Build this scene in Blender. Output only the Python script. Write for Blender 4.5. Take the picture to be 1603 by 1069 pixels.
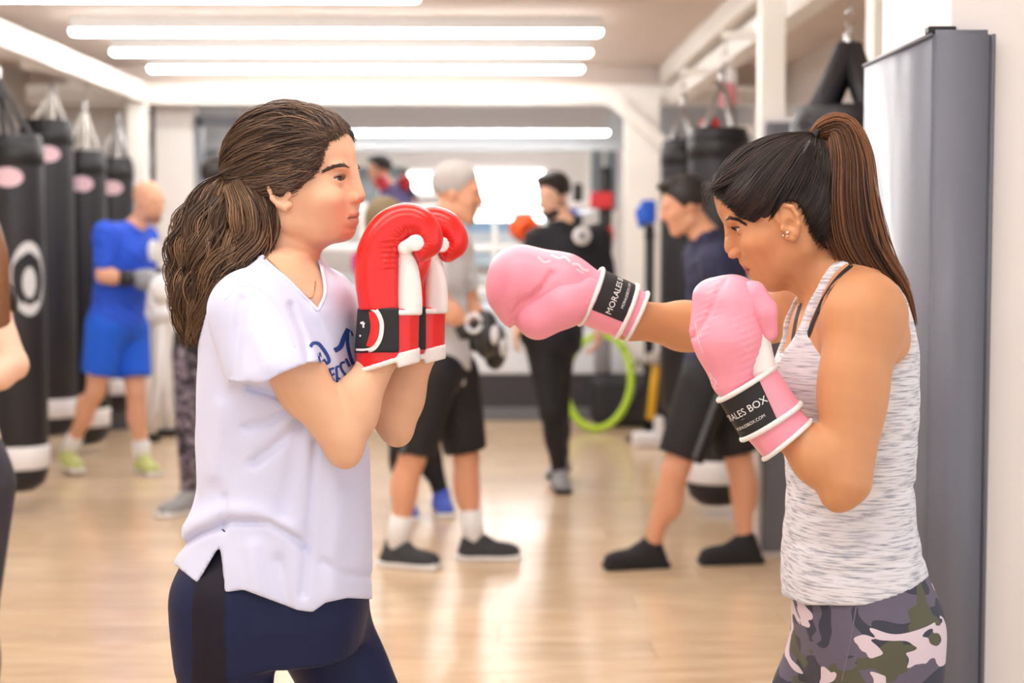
import bpy, bmesh, math, random
import numpy as np
from mathutils import Vector, Matrix
from mathutils.bvhtree import BVHTree

S = bpy.context.scene
for o in list(bpy.data.objects):
    bpy.data.objects.remove(o)
COL = S.collection
random.seed(4)
RNG = np.random.default_rng(7)
R = math.radians

# ------------------------------------------------------------------ camera
IW, IH, FPX = 1603.0, 1069.0, 2600.0
CAM = np.array([0.0, 0.0, 1.43])
PITCH = math.atan((534.5 - 370.0) / FPX)
YAW = math.atan((801.5 - 765.0) / FPX)
cd = bpy.data.cameras.new('camera')
cam = bpy.data.objects.new('camera', cd)
COL.objects.link(cam)
cam.location = CAM
cam.rotation_euler = (math.pi / 2 - PITCH, 0, -YAW)
cd.sensor_width = 36.0
cd.lens = FPX / IW * 36.0
cd.dof.use_dof = True
cd.dof.focus_distance = 2.52
cd.dof.aperture_fstop = 3.6
cd.clip_start = 0.05
S.camera = cam

# ------------------------------------------------------------------ light
w = bpy.data.worlds.new('world')
S.world = w
w.use_nodes = True
w.node_tree.nodes['Background'].inputs[0].default_value = (0.96, 0.97, 1.0, 1)
w.node_tree.nodes['Background'].inputs[1].default_value = 0.8  # added ambient fill, reaching the figures through the open end behind the camera
LAMP_POWER = 22.0
S.view_settings.view_transform = 'Standard'
S.view_settings.look = 'None'
S.view_settings.exposure = 0.72
S.view_settings.gamma = 1.0
S.view_settings.use_curve_mapping = False

# ------------------------------------------------------------------ pixel -> place helpers
_f = np.array([math.sin(YAW) * math.cos(PITCH), math.cos(YAW) * math.cos(PITCH), -math.sin(PITCH)])
_r = np.array([math.cos(YAW), -math.sin(YAW), 0.0])
_u = np.cross(_r, _f)

def Q(px, py, Y):
    """point at depth Y in the direction of a photo pixel"""
    d = _f * FPX + _r * (px - IW / 2) + _u * (IH / 2 - py)
    return CAM + d * (Y / d[1])

def proj(X, Y, Z):
    vx, vy, vz = X - CAM[0], Y - CAM[1], Z - CAM[2]
    dz = vx * _f[0] + vy * _f[1] + vz * _f[2]
    return (IW / 2 + FPX * (vx * _r[0] + vy * _r[1] + vz * _r[2]) / dz,
            IH / 2 - FPX * (vx * _u[0] + vy * _u[1] + vz * _u[2]) / dz)

def px_x(px, Y):
    return float(Q(px, 370, Y)[0])

def px_z(py, Y):
    return float(Q(765, py, Y)[2])

# ------------------------------------------------------------------ materials
MATS = {}
def mat(name, col, rough=0.6, metal=0.0, noise=0.0, nscale=40.0, bump=0.0, bscale=300.0, emit=None, coat=0.0, sss=0.0,
        attr=None, sheen=0.0, spec=0.5, rand=0.0):
    m = bpy.data.materials.new(name)
    m.use_nodes = True
    nt = m.node_tree
    b = nt.nodes['Principled BSDF']
    b.inputs['Base Color'].default_value = (*col, 1)
    b.inputs['Roughness'].default_value = rough
    b.inputs['Metallic'].default_value = metal
    b.inputs['Specular IOR Level'].default_value = spec
    b.inputs['Coat Weight'].default_value = coat
    b.inputs['Sheen Weight'].default_value = sheen
    if sss:
        b.inputs['Subsurface Weight'].default_value = sss
        b.inputs['Subsurface Radius'].default_value = (1.0, 0.35, 0.2)
        b.inputs['Subsurface Scale'].default_value = 0.006
    if emit:
        b.inputs['Emission Color'].default_value = (*col, 1)
        b.inputs['Emission Strength'].default_value = emit
    tc = nt.nodes.new('ShaderNodeTexCoord')
    src = None
    if attr:
        a = nt.nodes.new('ShaderNodeAttribute'); a.attribute_name = attr
        src = a.outputs['Color']
        nt.links.new(src, b.inputs['Base Color'])
    if noise or rand:
        n = nt.nodes.new('ShaderNodeTexNoise'); n.inputs['Scale'].default_value = nscale; n.inputs['Detail'].default_value = 4
        nt.links.new(tc.outputs['Object'], n.inputs['Vector'])
        mr = nt.nodes.new('ShaderNodeMapRange')
        mr.inputs['To Min'].default_value = 1 - noise; mr.inputs['To Max'].default_value = 1 + noise
        nt.links.new(n.outputs['Fac'], mr.inputs['Value'])
        hv = nt.nodes.new('ShaderNodeHueSaturation')
        if src is not None: nt.links.new(src, hv.inputs['Color'])
        else: hv.inputs['Color'].default_value = (*col, 1)
        val = mr.outputs['Result']
        if rand:
            oi = nt.nodes.new('ShaderNodeObjectInfo')
            m2 = nt.nodes.new('ShaderNodeMapRange'); m2.inputs['To Min'].default_value = 1 - rand; m2.inputs['To Max'].default_value = 1 + rand
            nt.links.new(oi.outputs['Random'], m2.inputs['Value'])
            mm = nt.nodes.new('ShaderNodeMath'); mm.operation = 'MULTIPLY'
            nt.links.new(val, mm.inputs[0]); nt.links.new(m2.outputs['Result'], mm.inputs[1]); val = mm.outputs[0]
        nt.links.new(val, hv.inputs['Value'])
        nt.links.new(hv.outputs['Color'], b.inputs['Base Color'])
    if bump:
        n2 = nt.nodes.new('ShaderNodeTexNoise'); n2.inputs['Scale'].default_value = bscale; n2.inputs['Detail'].default_value = 3
        nt.links.new(tc.outputs['Object'], n2.inputs['Vector'])
        bp = nt.nodes.new('ShaderNodeBump'); bp.inputs['Strength'].default_value = bump; bp.inputs['Distance'].default_value = 0.002
        nt.links.new(n2.outputs['Fac'], bp.inputs['Height']); nt.links.new(bp.outputs['Normal'], b.inputs['Normal'])
    MATS[name] = m
    return m

def ramp_mat(name, scale, stops, rough=0.6, stretch=(1, 1, 1), detail=2.0, distort=0.0, interp='CONSTANT', bump=0.0, coord='Object', spec=0.3):
    m = bpy.data.materials.new(name); m.use_nodes = True
    nt = m.node_tree; b = nt.nodes['Principled BSDF']
    b.inputs['Roughness'].default_value = rough; b.inputs['Specular IOR Level'].default_value = spec
    tc = nt.nodes.new('ShaderNodeTexCoord'); mp = nt.nodes.new('ShaderNodeMapping')
    mp.inputs['Scale'].default_value = stretch
    nt.links.new(tc.outputs[coord], mp.inputs['Vector'])
    n = nt.nodes.new('ShaderNodeTexNoise'); n.inputs['Scale'].default_value = scale; n.inputs['Detail'].default_value = detail
    n.inputs['Distortion'].default_value = distort
    nt.links.new(mp.outputs['Vector'], n.inputs['Vector'])
    r = nt.nodes.new('ShaderNodeValToRGB'); r.color_ramp.interpolation = interp
    els = r.color_ramp.elements
    while len(els) < len(stops): els.new(0.5)
    for e, (p, c) in zip(els, stops): e.position = p; e.color = (*c, 1)
    nt.links.new(n.outputs['Fac'], r.inputs['Fac']); nt.links.new(r.outputs['Color'], b.inputs['Base Color'])
    if bump:
        bp = nt.nodes.new('ShaderNodeBump'); bp.inputs['Strength'].default_value = bump; bp.inputs['Distance'].default_value = 0.002
        nt.links.new(n.outputs['Fac'], bp.inputs['Height']); nt.links.new(bp.outputs['Normal'], b.inputs['Normal'])
    MATS[name] = m
    return m

# ------------------------------------------------------------------ object helpers
def link(o, parent=None):
    COL.objects.link(o)
    if parent is not None:
        o.parent = parent
        o.matrix_parent_inverse = parent.matrix_basis.inverted()
    return o

def tag(o, label=None, cat=None, group=None, kind=None):
    if label: o['label'] = label
    if cat: o['category'] = cat
    if group: o['group'] = group
    if kind: o['kind'] = kind
    return o

def thing(name, label, cat, loc=(0, 0, 0), group=None):
    o = bpy.data.objects.new(name, None)
    o.empty_display_size = 0.1
    o.location = loc
    link(o)
    return tag(o, label, cat, group)

def mesh_np(name, V, F, m, parent=None, smooth=True, cols=None):
    """V (n,3) array, F (k,3|4) array"""
    me = bpy.data.meshes.new(name)
    V = np.asarray(V, np.float32); F = np.asarray(F, np.int32)
    n = F.shape[1]
    me.vertices.add(len(V)); me.vertices.foreach_set('co', V.ravel())
    me.loops.add(F.size); me.loops.foreach_set('vertex_index', F.ravel())
    me.polygons.add(len(F))
    me.polygons.foreach_set('loop_start', np.arange(0, F.size, n, dtype=np.int32))
    me.polygons.foreach_set('loop_total', np.full(len(F), n, np.int32))
    me.update(calc_edges=True)
    me.validate()
    if smooth: me.polygons.foreach_set('use_smooth', np.ones(len(me.polygons), bool))
    if cols is not None:
        a = me.attributes.new('Col', 'FLOAT_COLOR', 'POINT')
        c4 = np.ones((len(V), 4), np.float32); c4[:, :3] = cols
        a.data.foreach_set('color', c4.ravel())
    me.materials.append(m)
    o = bpy.data.objects.new(name, me)
    return link(o, parent)

def bm_obj(name, bm, m, parent=None, smooth=False):
    me = bpy.data.meshes.new(name)
    bmesh.ops.recalc_face_normals(bm, faces=bm.faces[:])
    bm.to_mesh(me); bm.free()
    if smooth: me.polygons.foreach_set('use_smooth', np.ones(len(me.polygons), bool))
    me.materials.append(m)
    return link(bpy.data.objects.new(name, me), parent)

def bm_box(bm, lo, hi, bev=0.0, M=None):
    lo, hi = Vector(lo), Vector(hi)
    r = bmesh.ops.create_cube(bm, size=1.0)
    vs = r['verts']
    for v in vs:
        v.co = Vector(((lo.x + hi.x) / 2 + v.co.x * (hi.x - lo.x), (lo.y + hi.y) / 2 + v.co.y * (hi.y - lo.y), (lo.z + hi.z) / 2 + v.co.z * (hi.z - lo.z)))
    if bev:
        es = list({e for v in vs for e in v.link_edges})
        rr = bmesh.ops.bevel(bm, geom=es, offset=bev, segments=2, affect='EDGES', profile=0.5)
        vs = list({v for f in rr['faces'] for v in f.verts} | {v for v in vs if v.is_valid})
    if M is not None:
        for v in vs: v.co = M @ v.co
    return vs

def box(name, lo, hi, m, parent=None, bev=0.0, M=None):
    bm = bmesh.new(); bm_box(bm, lo, hi, bev, M)
    return bm_obj(name, bm, m, parent)

def beam(name, a, b, wdt, hgt, m, parent=None, bev=0.004):
    """square bar from a to b"""
    a, b = Vector(a), Vector(b); d = b - a
    up = Vector((0, 0, 1)) if abs(d.normalized().z) < 0.95 else Vector((0, 1, 0))
    x = d.normalized(); y = up.cross(x).normalized(); z = x.cross(y)
    M = Matrix((x, y, z)).transposed().to_4x4(); M.translation = a
    return box(name, (0, -wdt / 2, -hgt / 2), (d.length, wdt / 2, hgt / 2), m, parent, bev, M)

def tube_arrays(P, rad, sides=6, close=False, caps=True):
    """P (n,3), rad scalar or (n,) -> V,F quads"""
    P = np.asarray(P, float); n = len(P)
    rad = np.broadcast_to(np.asarray(rad, float), (n,))
    T = np.gradient(P, axis=0) if not close else np.roll(P, -1, 0) - np.roll(P, 1, 0)
    T /= np.linalg.norm(T, axis=1)[:, None] + 1e-12
    ref = np.array([0.0, 0.0, 1.0]) if np.mean(np.abs(T[:, 2])) < 0.8 else np.array([1.0, 0.0, 0.0])
    N = np.cross(T, ref); N /= np.linalg.norm(N, axis=1)[:, None] + 1e-12
    B = np.cross(T, N)
    a = np.arange(sides) / sides * 2 * math.pi
    V = P[:, None] + rad[:, None, None] * (np.cos(a)[None, :, None] * N[:, None] + np.sin(a)[None, :, None] * B[:, None])
    idx = np.arange(n * sides).reshape(n, sides)
    nn = n if close else n - 1
    F = []
    for i in range(nn):
        j = (i + 1) % n
        for k in range(sides):
            k2 = (k + 1) % sides
            F.append((idx[i, k], idx[i, k2], idx[j, k2], idx[j, k]))
    V = V.reshape(-1, 3)
    return V, np.array(F)

def tube(name, P, rad, m, parent=None, sides=8, close=False):
    P = np.asarray(P, float)
    if not close:   # closed, slightly rounded ends
        rad = np.broadcast_to(np.asarray(rad, float), (len(P),)).copy()
        d0 = P[0] - P[1]; d0 /= np.linalg.norm(d0); d1 = P[-1] - P[-2]; d1 /= np.linalg.norm(d1)
        P = np.vstack([P[0] + d0 * rad[0] * 0.5, P, P[-1] + d1 * rad[-1] * 0.5])
        rad = np.concatenate([[rad[0] * 0.03], rad, [rad[-1] * 0.03]])
    V, F = tube_arrays(P, rad, sides, close)
    return mesh_np(name, V, F, m, parent)

def lathe(name, prof, m, parent=None, seg=24, loc=(0, 0, 0), smooth=True):
    bm = bmesh.new(); rings = []
    for r, z in prof:
        rings.append([bm.verts.new((loc[0] + r * math.cos(2 * math.pi * i / seg), loc[1] + r * math.sin(2 * math.pi * i / seg), loc[2] + z)) for i in range(seg)])
    for a, b in zip(rings, rings[1:]):
        for i in range(seg):
            bm.faces.new((a[i], a[(i + 1) % seg], b[(i + 1) % seg], b[i]))
    bm.faces.new(rings[0][::-1]); bm.faces.new(rings[-1])
    o = bm_obj(name, bm, m, parent, smooth)
    return o

def smooth_path(P, n):
    """Catmull-Rom through P, n samples"""
    P = np.asarray(P, float)
    Pp = np.vstack([2 * P[0] - P[1], P, 2 * P[-1] - P[-2]])
    t = np.linspace(0, len(P) - 1 - 1e-9, n); i = t.astype(int); u = (t - i)[:, None]
    p0, p1, p2, p3 = Pp[i], Pp[i + 1], Pp[i + 2], Pp[i + 3]
    return 0.5 * (2 * p1 + (p2 - p0) * u + (2 * p0 - 5 * p1 + 4 * p2 - p3) * u ** 2 + (3 * p1 - p0 - 3 * p2 + p3) * u ** 3)

# ------------------------------------------------------------------ implicit-surface modeller (rounded solids blended on a grid, meshed with surface nets)
class RC:
    def __init__(s, a, b, r1, r2=None):
        s.a = np.asarray(a, float); s.b = np.asarray(b, float); s.r1 = r1; s.r2 = r1 if r2 is None else r2
        rm = max(s.r1, s.r2)
        s.lo = np.minimum(s.a, s.b) - rm; s.hi = np.maximum(s.a, s.b) + rm
    def ev(s, X, Y, Z):
        ab = s.b - s.a; L = ab @ ab + 1e-12
        px, py, pz = X - s.a[0], Y - s.a[1], Z - s.a[2]
        t = np.clip((px * ab[0] + py * ab[1] + pz * ab[2]) / L, 0, 1)
        return np.sqrt((px - t * ab[0]) ** 2 + (py - t * ab[1]) ** 2 + (pz - t * ab[2]) ** 2) - (s.r1 + t * (s.r2 - s.r1))

class EL:
    def __init__(s, c, r, rot=None):
        s.c = np.asarray(c, float); s.r = np.asarray(r, float); s.M = None if rot is None else np.asarray(rot, float)   # rows = local axes
        m = s.r.max() if s.M is not None else s.r
        s.lo = s.c - m; s.hi = s.c + m
    def ev(s, X, Y, Z):
        x, y, z = X - s.c[0], Y - s.c[1], Z - s.c[2]
        if s.M is not None:
            M = s.M
            x, y, z = x * M[0, 0] + y * M[0, 1] + z * M[0, 2], x * M[1, 0] + y * M[1, 1] + z * M[1, 2], x * M[2, 0] + y * M[2, 1] + z * M[2, 2]
        a, b, c = s.r
        k0 = np.sqrt((x / a) ** 2 + (y / b) ** 2 + (z / c) ** 2)
        k1 = np.sqrt((x / a ** 2) ** 2 + (y / b ** 2) ** 2 + (z / c ** 2) ** 2) + 1e-9
        return k0 * (k0 - 1) / k1

class BX:
    def __init__(s, c, h, rot=None, rnd=0.01):
        s.c = np.asarray(c, float); s.h = np.asarray(h, float); s.M = None if rot is None else np.asarray(rot, float); s.rnd = rnd
        m = np.linalg.norm(s.h) if s.M is not None else s.h
        s.lo = s.c - m; s.hi = s.c + m
    def ev(s, X, Y, Z):
        x, y, z = X - s.c[0], Y - s.c[1], Z - s.c[2]
        if s.M is not None:
            M = s.M
            x, y, z = x * M[0, 0] + y * M[0, 1] + z * M[0, 2], x * M[1, 0] + y * M[1, 1] + z * M[1, 2], x * M[2, 0] + y * M[2, 1] + z * M[2, 2]
        qx, qy, qz = np.abs(x) - s.h[0] + s.rnd, np.abs(y) - s.h[1] + s.rnd, np.abs(z) - s.h[2] + s.rnd
        return np.sqrt(np.maximum(qx, 0) ** 2 + np.maximum(qy, 0) ** 2 + np.maximum(qz, 0) ** 2) + np.minimum(np.maximum(qx, np.maximum(qy, qz)), 0) - s.rnd

class LOFT:
    """stack of rounded cross-sections along z: rows (z, cx, cy, rx, ry); turned by ang about z"""
    def __init__(s, rows, ex=2.3, ang=0.0, pad=0.0):
        rows = np.array(sorted(rows, key=lambda r: r[0]), float)
        zz = np.linspace(rows[0, 0], rows[-1, 0], 200)
        s.z = zz
        P = []
        for k in range(1, 5):
            c = np.interp(zz, rows[:, 0], rows[:, k])
            ker = np.hanning(15); ker /= ker.sum()
            P.append(np.convolve(np.pad(c, 7, mode='edge'), ker, 'valid'))
        s.P = P; s.ex = ex; s.c, s.s = math.cos(ang), math.sin(ang); s.pad = pad
        mx = max(P[2].max(), P[3].max()) * 1.1 + pad
        s.lo = np.array([P[0].min() - mx, P[1].min() - mx, zz[0]]); s.hi = np.array([P[0].max() + mx, P[1].max() + mx, zz[-1]])
    def ev(s, X, Y, Z):
        cx, cy, rx, ry = [np.interp(Z, s.z, p) for p in s.P]
        rx = rx + s.pad; ry = ry + s.pad
        dx, dy = X - cx, Y - cy
        x = (dx * s.c + dy * s.s) / rx; y = (-dx * s.s + dy * s.c) / ry
        k = (np.abs(x) ** s.ex + np.abs(y) ** s.ex) ** (1 / s.ex)
        d = (k - 1) * np.minimum(rx, ry)
        dz = np.maximum(s.z[0] - Z, Z - s.z[-1])
        return np.maximum(d, dz)

class FN:
    def __init__(s, lo, hi, f): s.lo = np.asarray(lo, float); s.hi = np.asarray(hi, float); s.f = f
    def ev(s, X, Y, Z): return s.f(X, Y, Z)

def smin(a, b, k):
    if k <= 0: return np.minimum(a, b)
    h = np.clip(0.5 + 0.5 * (b - a) / k, 0, 1)
    return b + (a - b) * h - k * h * (1 - h)

def smax(a, b, k): return -smin(-a, -b, k)

def axis(lo, hi, h, fine=None):
    """coordinates lo..hi at spacing h, with finer spacing in (f0,f1,hf)"""
    if not fine: return np.arange(lo, hi + h, h)
    f0, f1, hf = fine
    return np.concatenate([np.arange(lo, f0, h), np.arange(f0, f1, hf), np.arange(f1, hi + h, h)])

class Vol:
    def __init__(s, xs, ys, zs):
        s.ax = [np.asarray(a, np.float32) for a in (xs, ys, zs)]
        s.d = np.full([len(a) for a in s.ax], 0.06, np.float32)
    @staticmethod
    def around(prims, h, pad=0.02):
        lo = np.min([p.lo for p in prims], 0) - pad; hi = np.max([p.hi for p in prims], 0) + pad
        return Vol(*[np.arange(lo[i], hi[i] + h, h) for i in range(3)])
    def win(s, lo, hi):
        sl = []
        for i in range(3):
            a = max(0, int(np.searchsorted(s.ax[i], lo[i])) - 1); b = min(len(s.ax[i]), int(np.searchsorted(s.ax[i], hi[i])) + 1)
            sl.append(slice(a, max(a, b)))
        return tuple(sl)
    def xyz(s, sl):
        return (s.ax[0][sl[0]][:, None, None], s.ax[1][sl[1]][None, :, None], s.ax[2][sl[2]][None, None, :])
    def add(s, p, k=0.0):
        pad = max(k, 0.0) + 0.012
        sl = s.win(p.lo - pad, p.hi + pad)
        if s.d[sl].size: s.d[sl] = smin(s.d[sl], p.ev(*s.xyz(sl)).astype(np.float32), k)
        return s
    def sub(s, p, k=0.0):
        sl = s.win(p.lo - k - 0.012, p.hi + k + 0.012)
        if s.d[sl].size: s.d[sl] = smax(s.d[sl], -p.ev(*s.xyz(sl)).astype(np.float32), k)
        return s
    def keep(s, f, k=0.0):
        sl = (slice(None),) * 3
        s.d = smax(s.d, np.broadcast_to(f(*s.xyz(sl)), s.d.shape).astype(np.float32), k)
        return s
    def displace(s, f):
        sl = (slice(None),) * 3
        m = np.abs(s.d) < 0.03
        dd = np.broadcast_to(f(*s.xyz(sl)), s.d.shape)
        s.d = np.where(m, s.d + dd, s.d).astype(np.float32)
        return s
    def mesh(s):
        d = s.d
        d[0] = d[-1] = 0.05; d[:, 0] = d[:, -1] = 0.05; d[:, :, 0] = d[:, :, -1] = 0.05
        ins = d < 0
        nx, ny, nz = d.shape
        c = np.zeros((nx - 1, ny - 1, nz - 1), np.uint8)
        for i in (0, 1):
            for j in (0, 1):
                for k in (0, 1):
                    c += ins[i:nx - 1 + i, j:ny - 1 + j, k:nz - 1 + k]
        ci, cj, ck = np.nonzero((c > 0) & (c < 8))
        idx = np.full(c.shape, -1, np.int32); idx[ci, cj, ck] = np.arange(len(ci))
        acc = np.zeros((len(ci), 3)); cnt = np.zeros(len(ci))
        ax = s.ax
        corners = [(i, j, k) for i in (0, 1) for j in (0, 1) for k in (0, 1)]
        for a in corners:
            for axn in range(3):
                if a[axn]: continue
                b = list(a); b[axn] = 1
                da = d[ci + a[0], cj + a[1], ck + a[2]]; db = d[ci + b[0], cj + b[1], ck + b[2]]
                x = (da < 0) != (db < 0)
                t = np.where(x, da / np.where(x, da - db, 1), 0)
                pa = np.stack([ax[0][ci + a[0]], ax[1][cj + a[1]], ax[2][ck + a[2]]], 1)
                pb = np.stack([ax[0][ci + b[0]], ax[1][cj + b[1]], ax[2][ck + b[2]]], 1)
                p = pa + (pb - pa) * t[:, None]
                acc[x] += p[x]; cnt[x] += 1
        V = acc / np.maximum(cnt, 1)[:, None]
        quads = []
        for axn in range(3):
            o1, o2 = [(1, 2), (2, 0), (0, 1)][axn]
            A = [slice(0, n) for n in d.shape]; B = [slice(0, n) for n in d.shape]
            A[axn] = slice(0, d.shape[axn] - 1); B[axn] = slice(1, d.shape[axn])
            sa, sb = ins[tuple(A)], ins[tuple(B)]
            e = np.argwhere(sa != sb)
            e = e[(e[:, o1] > 0) & (e[:, o2] > 0) & (e[:, o1] < d.shape[o1] - 1) & (e[:, o2] < d.shape[o2] - 1)]
            fl = sa[tuple(e.T)]
            q = []
            for (u_, v_) in ((-1, -1), (0, -1), (0, 0), (-1, 0)):
                g = e.copy(); g[:, o1] += u_; g[:, o2] += v_
                q.append(idx[tuple(g.T)])
            q = np.stack(q, 1)
            q[~fl] = q[~fl][:, ::-1]
            quads.append(q)
        F = np.vstack(quads)
        F = F[(F >= 0).all(1)]
        return V, F

def relax(V, F, it=2, lam=0.5):
    if it <= 0: return V
    V = V.copy(); n = len(V)
    e = np.vstack([F[:, [0, 1]], F[:, [1, 2]], F[:, [2, 3]], F[:, [3, 0]]])
    for q in range(it * 2):
        s_ = np.zeros_like(V); c = np.zeros(n)
        for k in range(3):
            s_[:, k] = np.bincount(e[:, 0], V[e[:, 1], k], n) + np.bincount(e[:, 1], V[e[:, 0], k], n)
        c = np.bincount(e[:, 0], minlength=n) + np.bincount(e[:, 1], minlength=n)
        l = lam if q % 2 == 0 else -lam * 1.04
        V += l * (s_ / np.maximum(c, 1)[:, None] - V)
    return V

def vol_obj(name, vol, m, parent=None, colf=None, it=2):
    V, F = vol.mesh()
    V = relax(V, F, it)
    return mesh_np(name, V, F, m, parent, True, None if colf is None else colf(V))

def solid(name, prims, h, m, parent=None, k=0.01, it=2, subs=(), keep=None, disp=None, colf=None):
    v = Vol.around([p[0] if isinstance(p, tuple) else p for p in prims], h)
    for p in prims:
        if isinstance(p, tuple): v.add(p[0], p[1])
        else: v.add(p, k)
    for p in subs: v.sub(p, 0.004)
    if disp: v.displace(disp)
    if keep: v.keep(keep)
    return vol_obj(name, v, m, parent, colf, it)

def poly_raster(P, n=6, res=0.001, pad=0.04):
    """signed distance to a smooth closed outline in a plane -> sampler(u, v)"""
    P = np.asarray(P, float)
    Pc = np.vstack([P[-2:], P, P[:3]])
    S_ = smooth_path(Pc, (len(Pc) - 1) * n + 1)[2 * n:(2 + len(P)) * n + 1]
    lo = S_.min(0) - pad; hi = S_.max(0) + pad
    us = np.arange(lo[0], hi[0], res); vs = np.arange(lo[1], hi[1], res)
    U, W_ = np.meshgrid(us, vs, indexing='ij')
    d = np.full(U.shape, 1e9); sg = np.zeros(U.shape, bool)
    for a, b in zip(S_[:-1], S_[1:]):
        e = b - a; wx, wy = U - a[0], W_ - a[1]
        t = np.clip((wx * e[0] + wy * e[1]) / (e @ e + 1e-15), 0, 1)
        d = np.minimum(d, (wx - t * e[0]) ** 2 + (wy - t * e[1]) ** 2)
        if abs(e[1]) > 1e-12:
            cr = ((a[1] <= W_) & (W_ < b[1])) | ((b[1] <= W_) & (W_ < a[1]))
            sg ^= cr & (U < a[0] + (W_ - a[1]) / e[1] * e[0])
    D = np.sqrt(d) * np.where(sg, -1, 1)
    def f(u, v):
        fu = np.clip((u - lo[0]) / res, 0, len(us) - 1.001); fv = np.clip((v - lo[1]) / res, 0, len(vs) - 1.001)
        i, j = fu.astype(int), fv.astype(int); a, b = fu - i, fv - j
        return (D[i, j] * (1 - a) * (1 - b) + D[i + 1, j] * a * (1 - b) + D[i, j + 1] * (1 - a) * b + D[i + 1, j + 1] * a * b)
    return f

def seg2d(PX, PY, pts):
    """distance (px) from pixel arrays to a polyline of (x,y[,r]) ; minus interpolated r if given"""
    best = None
    for a, b in zip(pts[:-1], pts[1:]):
        ex, ey = b[0] - a[0], b[1] - a[1]
        wx, wy = PX - a[0], PY - a[1]
        t = np.clip((wx * ex + wy * ey) / (ex * ex + ey * ey + 1e-9), 0, 1)
        dd = np.sqrt((wx - t * ex) ** 2 + (wy - t * ey) ** 2)
        if len(a) > 2: dd = dd - (a[2] + t * (b[2] - a[2]))
        best = dd if best is None else np.minimum(best, dd)
    return best

def bvh_of(o):
    me = o.data
    n = len(me.vertices); v = np.empty(n * 3, np.float32); me.vertices.foreach_get('co', v)
    return BVHTree.FromPolygons([Vector(c) for c in v.reshape(-1, 3)], [tuple(p.vertices) for p in me.polygons])

def decal(name, verts_px, faces, bvhs, m, parent, off=0.0012):
    """thin print laid on a surface: pixel outline dropped onto the nearest surface along the sight line"""
    out = []
    o0 = Vector(CAM)
    for (x, y) in verts_px:
        d = Vector(Q(x, y, 1.0) - CAM).normalized()
        best = None
        for b in bvhs:
            h = b.ray_cast(o0, d)
            if h[0] is not None and (best is None or h[3] < best[0]): best = (h[3], h[0], h[1])
        out.append(None if best is None else best[1] - d * off)
    good = [f for f in faces if all(out[i] is not None for i in f)]
    me = bpy.data.meshes.new(name)
    me.from_pydata([v if v is not None else (0, 0, -9) for v in out], [], good)
    bm = bmesh.new(); bm.from_mesh(me)
    bmesh.ops.delete(bm, geom=[v for v in bm.verts if not v.link_faces], context='VERTS')
    bm.to_mesh(me); bm.free()
    me.materials.append(m)
    return link(bpy.data.objects.new(name, me), parent)

def strokes_mesh(strokes):
    """list of (points px, width px) -> strip mesh in px"""
    V, F = [], []
    for pts, wd in strokes:
        P = smooth_path(pts, max(6, 5 * len(pts))) if len(pts) > 2 else np.array([np.array(pts[0]) + (np.array(pts[1]) - np.array(pts[0])) * t for t in np.linspace(0, 1, 6)])
        T = np.gradient(P, axis=0); T /= np.linalg.norm(T, axis=1)[:, None] + 1e-9
        N = np.stack([-T[:, 1], T[:, 0]], 1) * wd / 2
        b = len(V)
        for p, n in zip(P, N): V += [tuple(p - n), tuple(p), tuple(p + n)]
        for i in range(len(P) - 1):
            for c in (0, 1): F.append((b + 3 * i + c, b + 3 * i + c + 1, b + 3 * i + 4 + c, b + 3 * i + 3 + c))
    return V, F

def text_px(txt, fn):
    """text outline as 2-D triangles mapped with fn(u,v)->(px,py); u,v in letter heights"""
    cu = bpy.data.curves.new('txt', 'FONT'); cu.body = txt; cu.size = 1.0; cu.resolution_u = 3; cu.align_x = 'CENTER'
    o = bpy.data.objects.new('txt', cu); COL.objects.link(o)
    dg = bpy.context.evaluated_depsgraph_get(); dg.update()
    me = bpy.data.meshes.new_from_object(o.evaluated_get(dg))
    V = [fn(v.co.x, v.co.y) for v in me.vertices]; F = [tuple(p.vertices) for p in me.polygons]
    bpy.data.objects.remove(o); bpy.data.curves.remove(cu); bpy.data.meshes.remove(me)
    return V, F

def strands(name, paths, r0, m, parent, cols=None, taper=0.25):
    """paths (S,T,3) -> one mesh of thin three-sided hairs"""
    P = np.asarray(paths, float); S_, T_, _ = P.shape
    D = np.gradient(P, axis=1); D /= np.linalg.norm(D, axis=2)[..., None] + 1e-12
    ref = np.array([0.31, 0.85, 0.42]); N = np.cross(D, ref); N /= np.linalg.norm(N, axis=2)[..., None] + 1e-12
    B = np.cross(D, N)
    r0 = np.broadcast_to(np.asarray(r0, float), (S_,))
    tt = np.linspace(0, 1, T_)
    rad = r0[:, None] * (np.where(tt < 0.75, 1.0, 1 - (1 - taper) * (tt - 0.75) / 0.25) * np.clip(0.35 + tt * 5, 0, 1))[None]
    V = np.stack([P + rad[..., None] * (math.cos(a) * N + math.sin(a) * B) for a in (0, 2.094, 4.189)], 2)
    idx = np.arange(S_ * T_ * 3).reshape(S_, T_, 3)
    F = []
    for k in range(3):
        k2 = (k + 1) % 3
        F.append(np.stack([idx[:, :-1, k], idx[:, :-1, k2], idx[:, 1:, k2], idx[:, 1:, k]], -1).reshape(-1, 4))
    c = None
    if cols is not None: c = np.repeat(np.repeat(np.asarray(cols)[:, None], T_, 1)[:, :, None], 3, 2).reshape(-1, 3)
    return mesh_np(name, V.reshape(-1, 3), np.vstack(F), m, parent, True, c)

def lin(r, g, b):
    f = lambda c: (c / 255 / 12.92) if c <= 10 else ((c / 255 + 0.055) / 1.055) ** 2.4
    return (f(r), f(g), f(b))

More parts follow.
